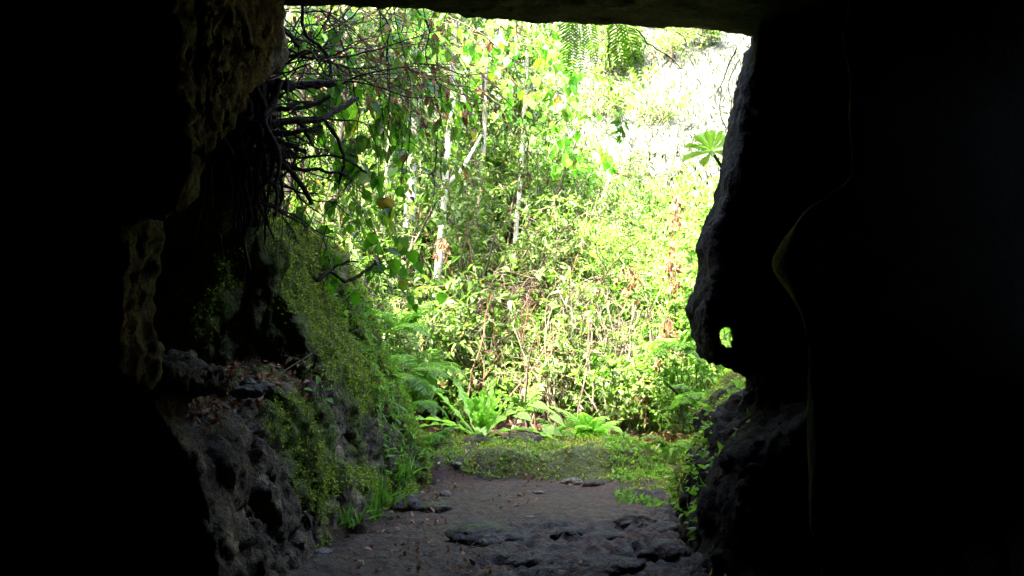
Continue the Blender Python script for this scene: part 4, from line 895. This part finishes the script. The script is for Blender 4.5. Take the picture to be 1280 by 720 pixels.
# ---- stones
def stone(c, size, label, seed, mat=M_stone, rotz=0., sub=4, moss=0.0, group=None, name='stone'):
    import bmesh
    bm = bmesh.new(); bmesh.ops.create_icosphere(bm, subdivisions=sub, radius=1)
    V = np.array([v.co[:] for v in bm.verts]); T = np.array([[v.index for v in f.verts] for f in bm.faces]); bm.free()
    n = V.copy(); o = seed*3.1
    r = 1+.24*fbm(V[:,0],V[:,1],V[:,2],1.1,2,o)-.07*ridge(V[:,0],V[:,1],V[:,2],2.2,3,o)+.05*fbm(V[:,0],V[:,1],V[:,2],7,3,o)
    V = V*r[:,None]*np.array(size); c_, s_ = math.cos(rotz), math.sin(rotz)
    V = np.stack([V[:,0]*c_-V[:,1]*s_, V[:,0]*s_+V[:,1]*c_, V[:,2]],-1)
    mb = MB(); mb.add(V, tris=T); ob = mb.build(name, mat, extra={'moss': moss*np.clip(n[:,2]+.2,0,1)+.2*fbm(n[:,0],n[:,1],n[:,2],2,2,o)*(moss>0)})
    ob.location = [float(v) for v in c]; tag(ob, label, 'stone', group); return ob
ST = [((602,672),(.235,.17,.085),'broad flat grey stone embedded in the left half of the path',0.2,M_stone,.45),
 ((710,668),(.10,.06,.05),'dark wedge-shaped stone in the middle of the path',.1,M_stone,0),((752,668),(.14,.07,.035),'low flat stone right of the dark wedge-shaped stone',.3,M_stone,.1),
 ((508,634),(.12,.10,.09),'rounded grey stone at the left edge of the path',.2,M_stone,.4),((545,636),(.13,.07,.04),'flat mossy stone right of the rounded one at the path edge',.1,M_stone,.55),
 ((652,700),(.10,.08,.05),'dark lumpy stone at the bottom centre of the path',.5,M_stone,0),((690,716),(.12,.09,.05),'dark stone at the bottom edge of the picture',.9,M_stone,0),
 ((735,700),(.11,.07,.04),'dark flat stone near the bottom right of the path',.3,M_stone,0),((780,708),(.14,.09,.06),'dark stone beside the right wall at the bottom',.7,M_stone,0),
 ((830,690),(.16,.11,.08),'grey stone leaning on the foot of the right rock bank',.2,M_stone,.2),((795,652),(.15,.08,.05),'dark flat stone under the right rock bank',.1,M_stone,.2),
 ((832,655),(.17,.10,.09),'dark boulder at the foot of the right rock bank',.5,M_stone,.3),((742,606),(.09,.06,.04),'dark stone on the far right end of the path',.2,M_stone,.3),
 ((715,604),(.09,.06,.04),'light grey stone at the foot of the mossy rise',.2,M_pstone,.2),((662,643),(.035,.03,.008),'small pale fallen leaf-like flat stone in the middle of the path',.2,M_pstone,0),
 ((570,600),(.05,.04,.03),'small pale stone at the far left corner of the path',.2,M_pstone,0),((557,620),(.045,.04,.03),'small pale stone left of the path beside the bright tuft',.2,M_pstone,0),
 ((672,617),(.05,.035,.02),'small pale stone at the far end of the path',.2,M_pstone,0),((400,692),(.07,.05,.03),'pale stone at the foot of the left wall',.2,M_pstone,0)]
for k, (pp, sz, lab, rz, mt, ms) in enumerate(ST):
    p = zP(*pp); stone(p+np.array([0,0,sz[2]*.15]), sz, lab, 1+k, mt, rz, 4 if sz[0] > .08 else 3, ms)
for k, (px, py, Y, sz, lab) in enumerate([(632,570,8.75,(.06,.05,.035),'pale stone on the mossy rise below the strap-leaved fern'),(668,582,8.55,(.04,.03,.02),'small pale stone on the front of the mossy rise'),(600,588,8.5,(.16,.09,.06),'dark stone under the front edge of the mossy rise'),(655,590,8.5,(.2,.08,.055),'long dark stone under the mossy rise'),(762,575,8.7,(.06,.05,.03),'pale stone behind the small fern clump')]):
    x = (px-640)*Y/F; stone([x,Y,float(hgt(x,Y,True))+.01], sz, lab, 30+k, M_pstone if 'pale' in lab else M_stone, .2, 4, .5)
# clod of pale rubble on the ledge
for k, (px, py, Y, s) in enumerate([(303,490,4.95,.055),(318,488,5.0,.06),(330,484,5.1,.05),(310,480,5.1,.045)]):
    lab = ['lowest left pale lump in the pile on the ledge','middle pale lump in the pile on the ledge','right-hand pale lump in the pile on the ledge','rear pale lump in the pile on the ledge'][k]
    stone(P(px,py,Y), (s,s*.9,s*.6), lab, 50+k, M_pstone, k, 4, .35, 'pale lumps piled on the ledge')

# ---- sticks and dead branches
def stick(line, r, label, seed, mat, side=0, name='dead_branch', cat='branch'):
    rng = np.random.default_rng(seed); pts = smooth_line([P(*q) for q in line], 26); mb = MB(); tube(mb, pts, r, r*.6, 6, .5, .08, rng)
    if side:
        p, tg = on(pts[None], np.zeros(side,int), .2+.7*rng.random(side)); tube(mb, grow(rng, p, tg+rng.normal(0,.5,(side,3)), .12+.15*rng.random(side), 8, .12, 0.), r*.5, r*.2, 5)
    tag(mb.build(name, mat), label, cat)
stick([(345,470,5.7),(380,448,6.0),(420,424,6.4),(466,405,6.9)], 0.0022, 'thin pale stalk stretched across the mossy bank', 500, M_twig, name='dry_stalk', cat='stalk')
stick([(765,548,9.2),(778,562,9.0),(790,570,8.85),(800,576,8.8)], .012, 'pale dead branch curving down to the mossy rise', 501, M_wood, 2)
stick([(775,582,8.5),(800,583,8.4),(812,574,8.4),(828,566,8.35),(838,566,8.35),(840,576,8.3)], .011, 'bleached bent dead branch on the ground at the right', 502, M_wood, 1)
stick([(695,462,10.2),(712,490,10.1),(735,520,10.0),(748,545,9.9)], .012, 'bare brown branch leaning in the thicket above the fern clump', 503, M_twig, 4)
stick([(830,475,9.2),(850,495,9.1),(870,500,9.0)], .012, 'dark branch arching over the right rock bank', 504, M_dbark, 1)
stick([(545,694,6.2-.02),(570,688,5.75),(600,682,5.78)], .005, 'twig lying on the path below the flat stone', 505, M_twig, 2)
stick([(512,690,5.7),(510,675,5.8),(514,660,5.9)], .003, 'thin upright stem on the left of the path', 506, M_dbark, 0, 'dry_stalk', 'stalk')

# ------------------------------------------------------------------ camera, light
cam = bpy.data.cameras.new('camera'); co = bpy.data.objects.new('camera', cam); COL.objects.link(co)
co.location = (0,0,CAMZ); co.rotation_euler = (rad(90),0,0); cam.lens = 36*F/1280; cam.sensor_width = 36; cam.clip_end = 600; cam.clip_start = .05
scene.camera = co

EL, AZ = 55., 214.        # sun height, compass bearing from +Y clockwise (behind the camera, a little left)
w = bpy.data.worlds.new('World'); scene.world = w; w.use_nodes = True; nt = w.node_tree
sky = nt.nodes.new('ShaderNodeTexSky'); sky.sky_type = 'NISHITA'; sky.sun_disc = False; sky.sun_elevation = rad(EL); sky.sun_rotation = rad(AZ)
bg = nt.nodes['Background']; sky.air_density = .6; sky.dust_density = 4.0; sky.ozone_density = .3
bg.inputs[1].default_value = .19; nt.links.new(sky.outputs[0], bg.inputs[0])
sl = bpy.data.lights.new('sun', 'SUN'); sl.energy = 3.6; sl.angle = rad(.5); sl.color = (1,.965,.90)
so = bpy.data.objects.new('sun', sl); COL.objects.link(so)
dv = Vector((math.sin(rad(AZ))*math.cos(rad(EL)), math.cos(rad(AZ))*math.cos(rad(EL)), math.sin(rad(EL))))
so.rotation_euler = dv.to_track_quat('Z', 'Y').to_euler(); so.location = dv*50
vs = scene.view_settings; vs.view_transform = 'Standard'; vs.look = 'None'; vs.exposure = 4.8; vs.gamma = 1; vs.use_curve_mapping = False
cy = scene.cycles; cy.max_bounces = 12; cy.diffuse_bounces = 7; cy.glossy_bounces = 2; cy.transmission_bounces = 8; cy.caustics_reflective = False; cy.caustics_refractive = False
cy.use_denoising = True
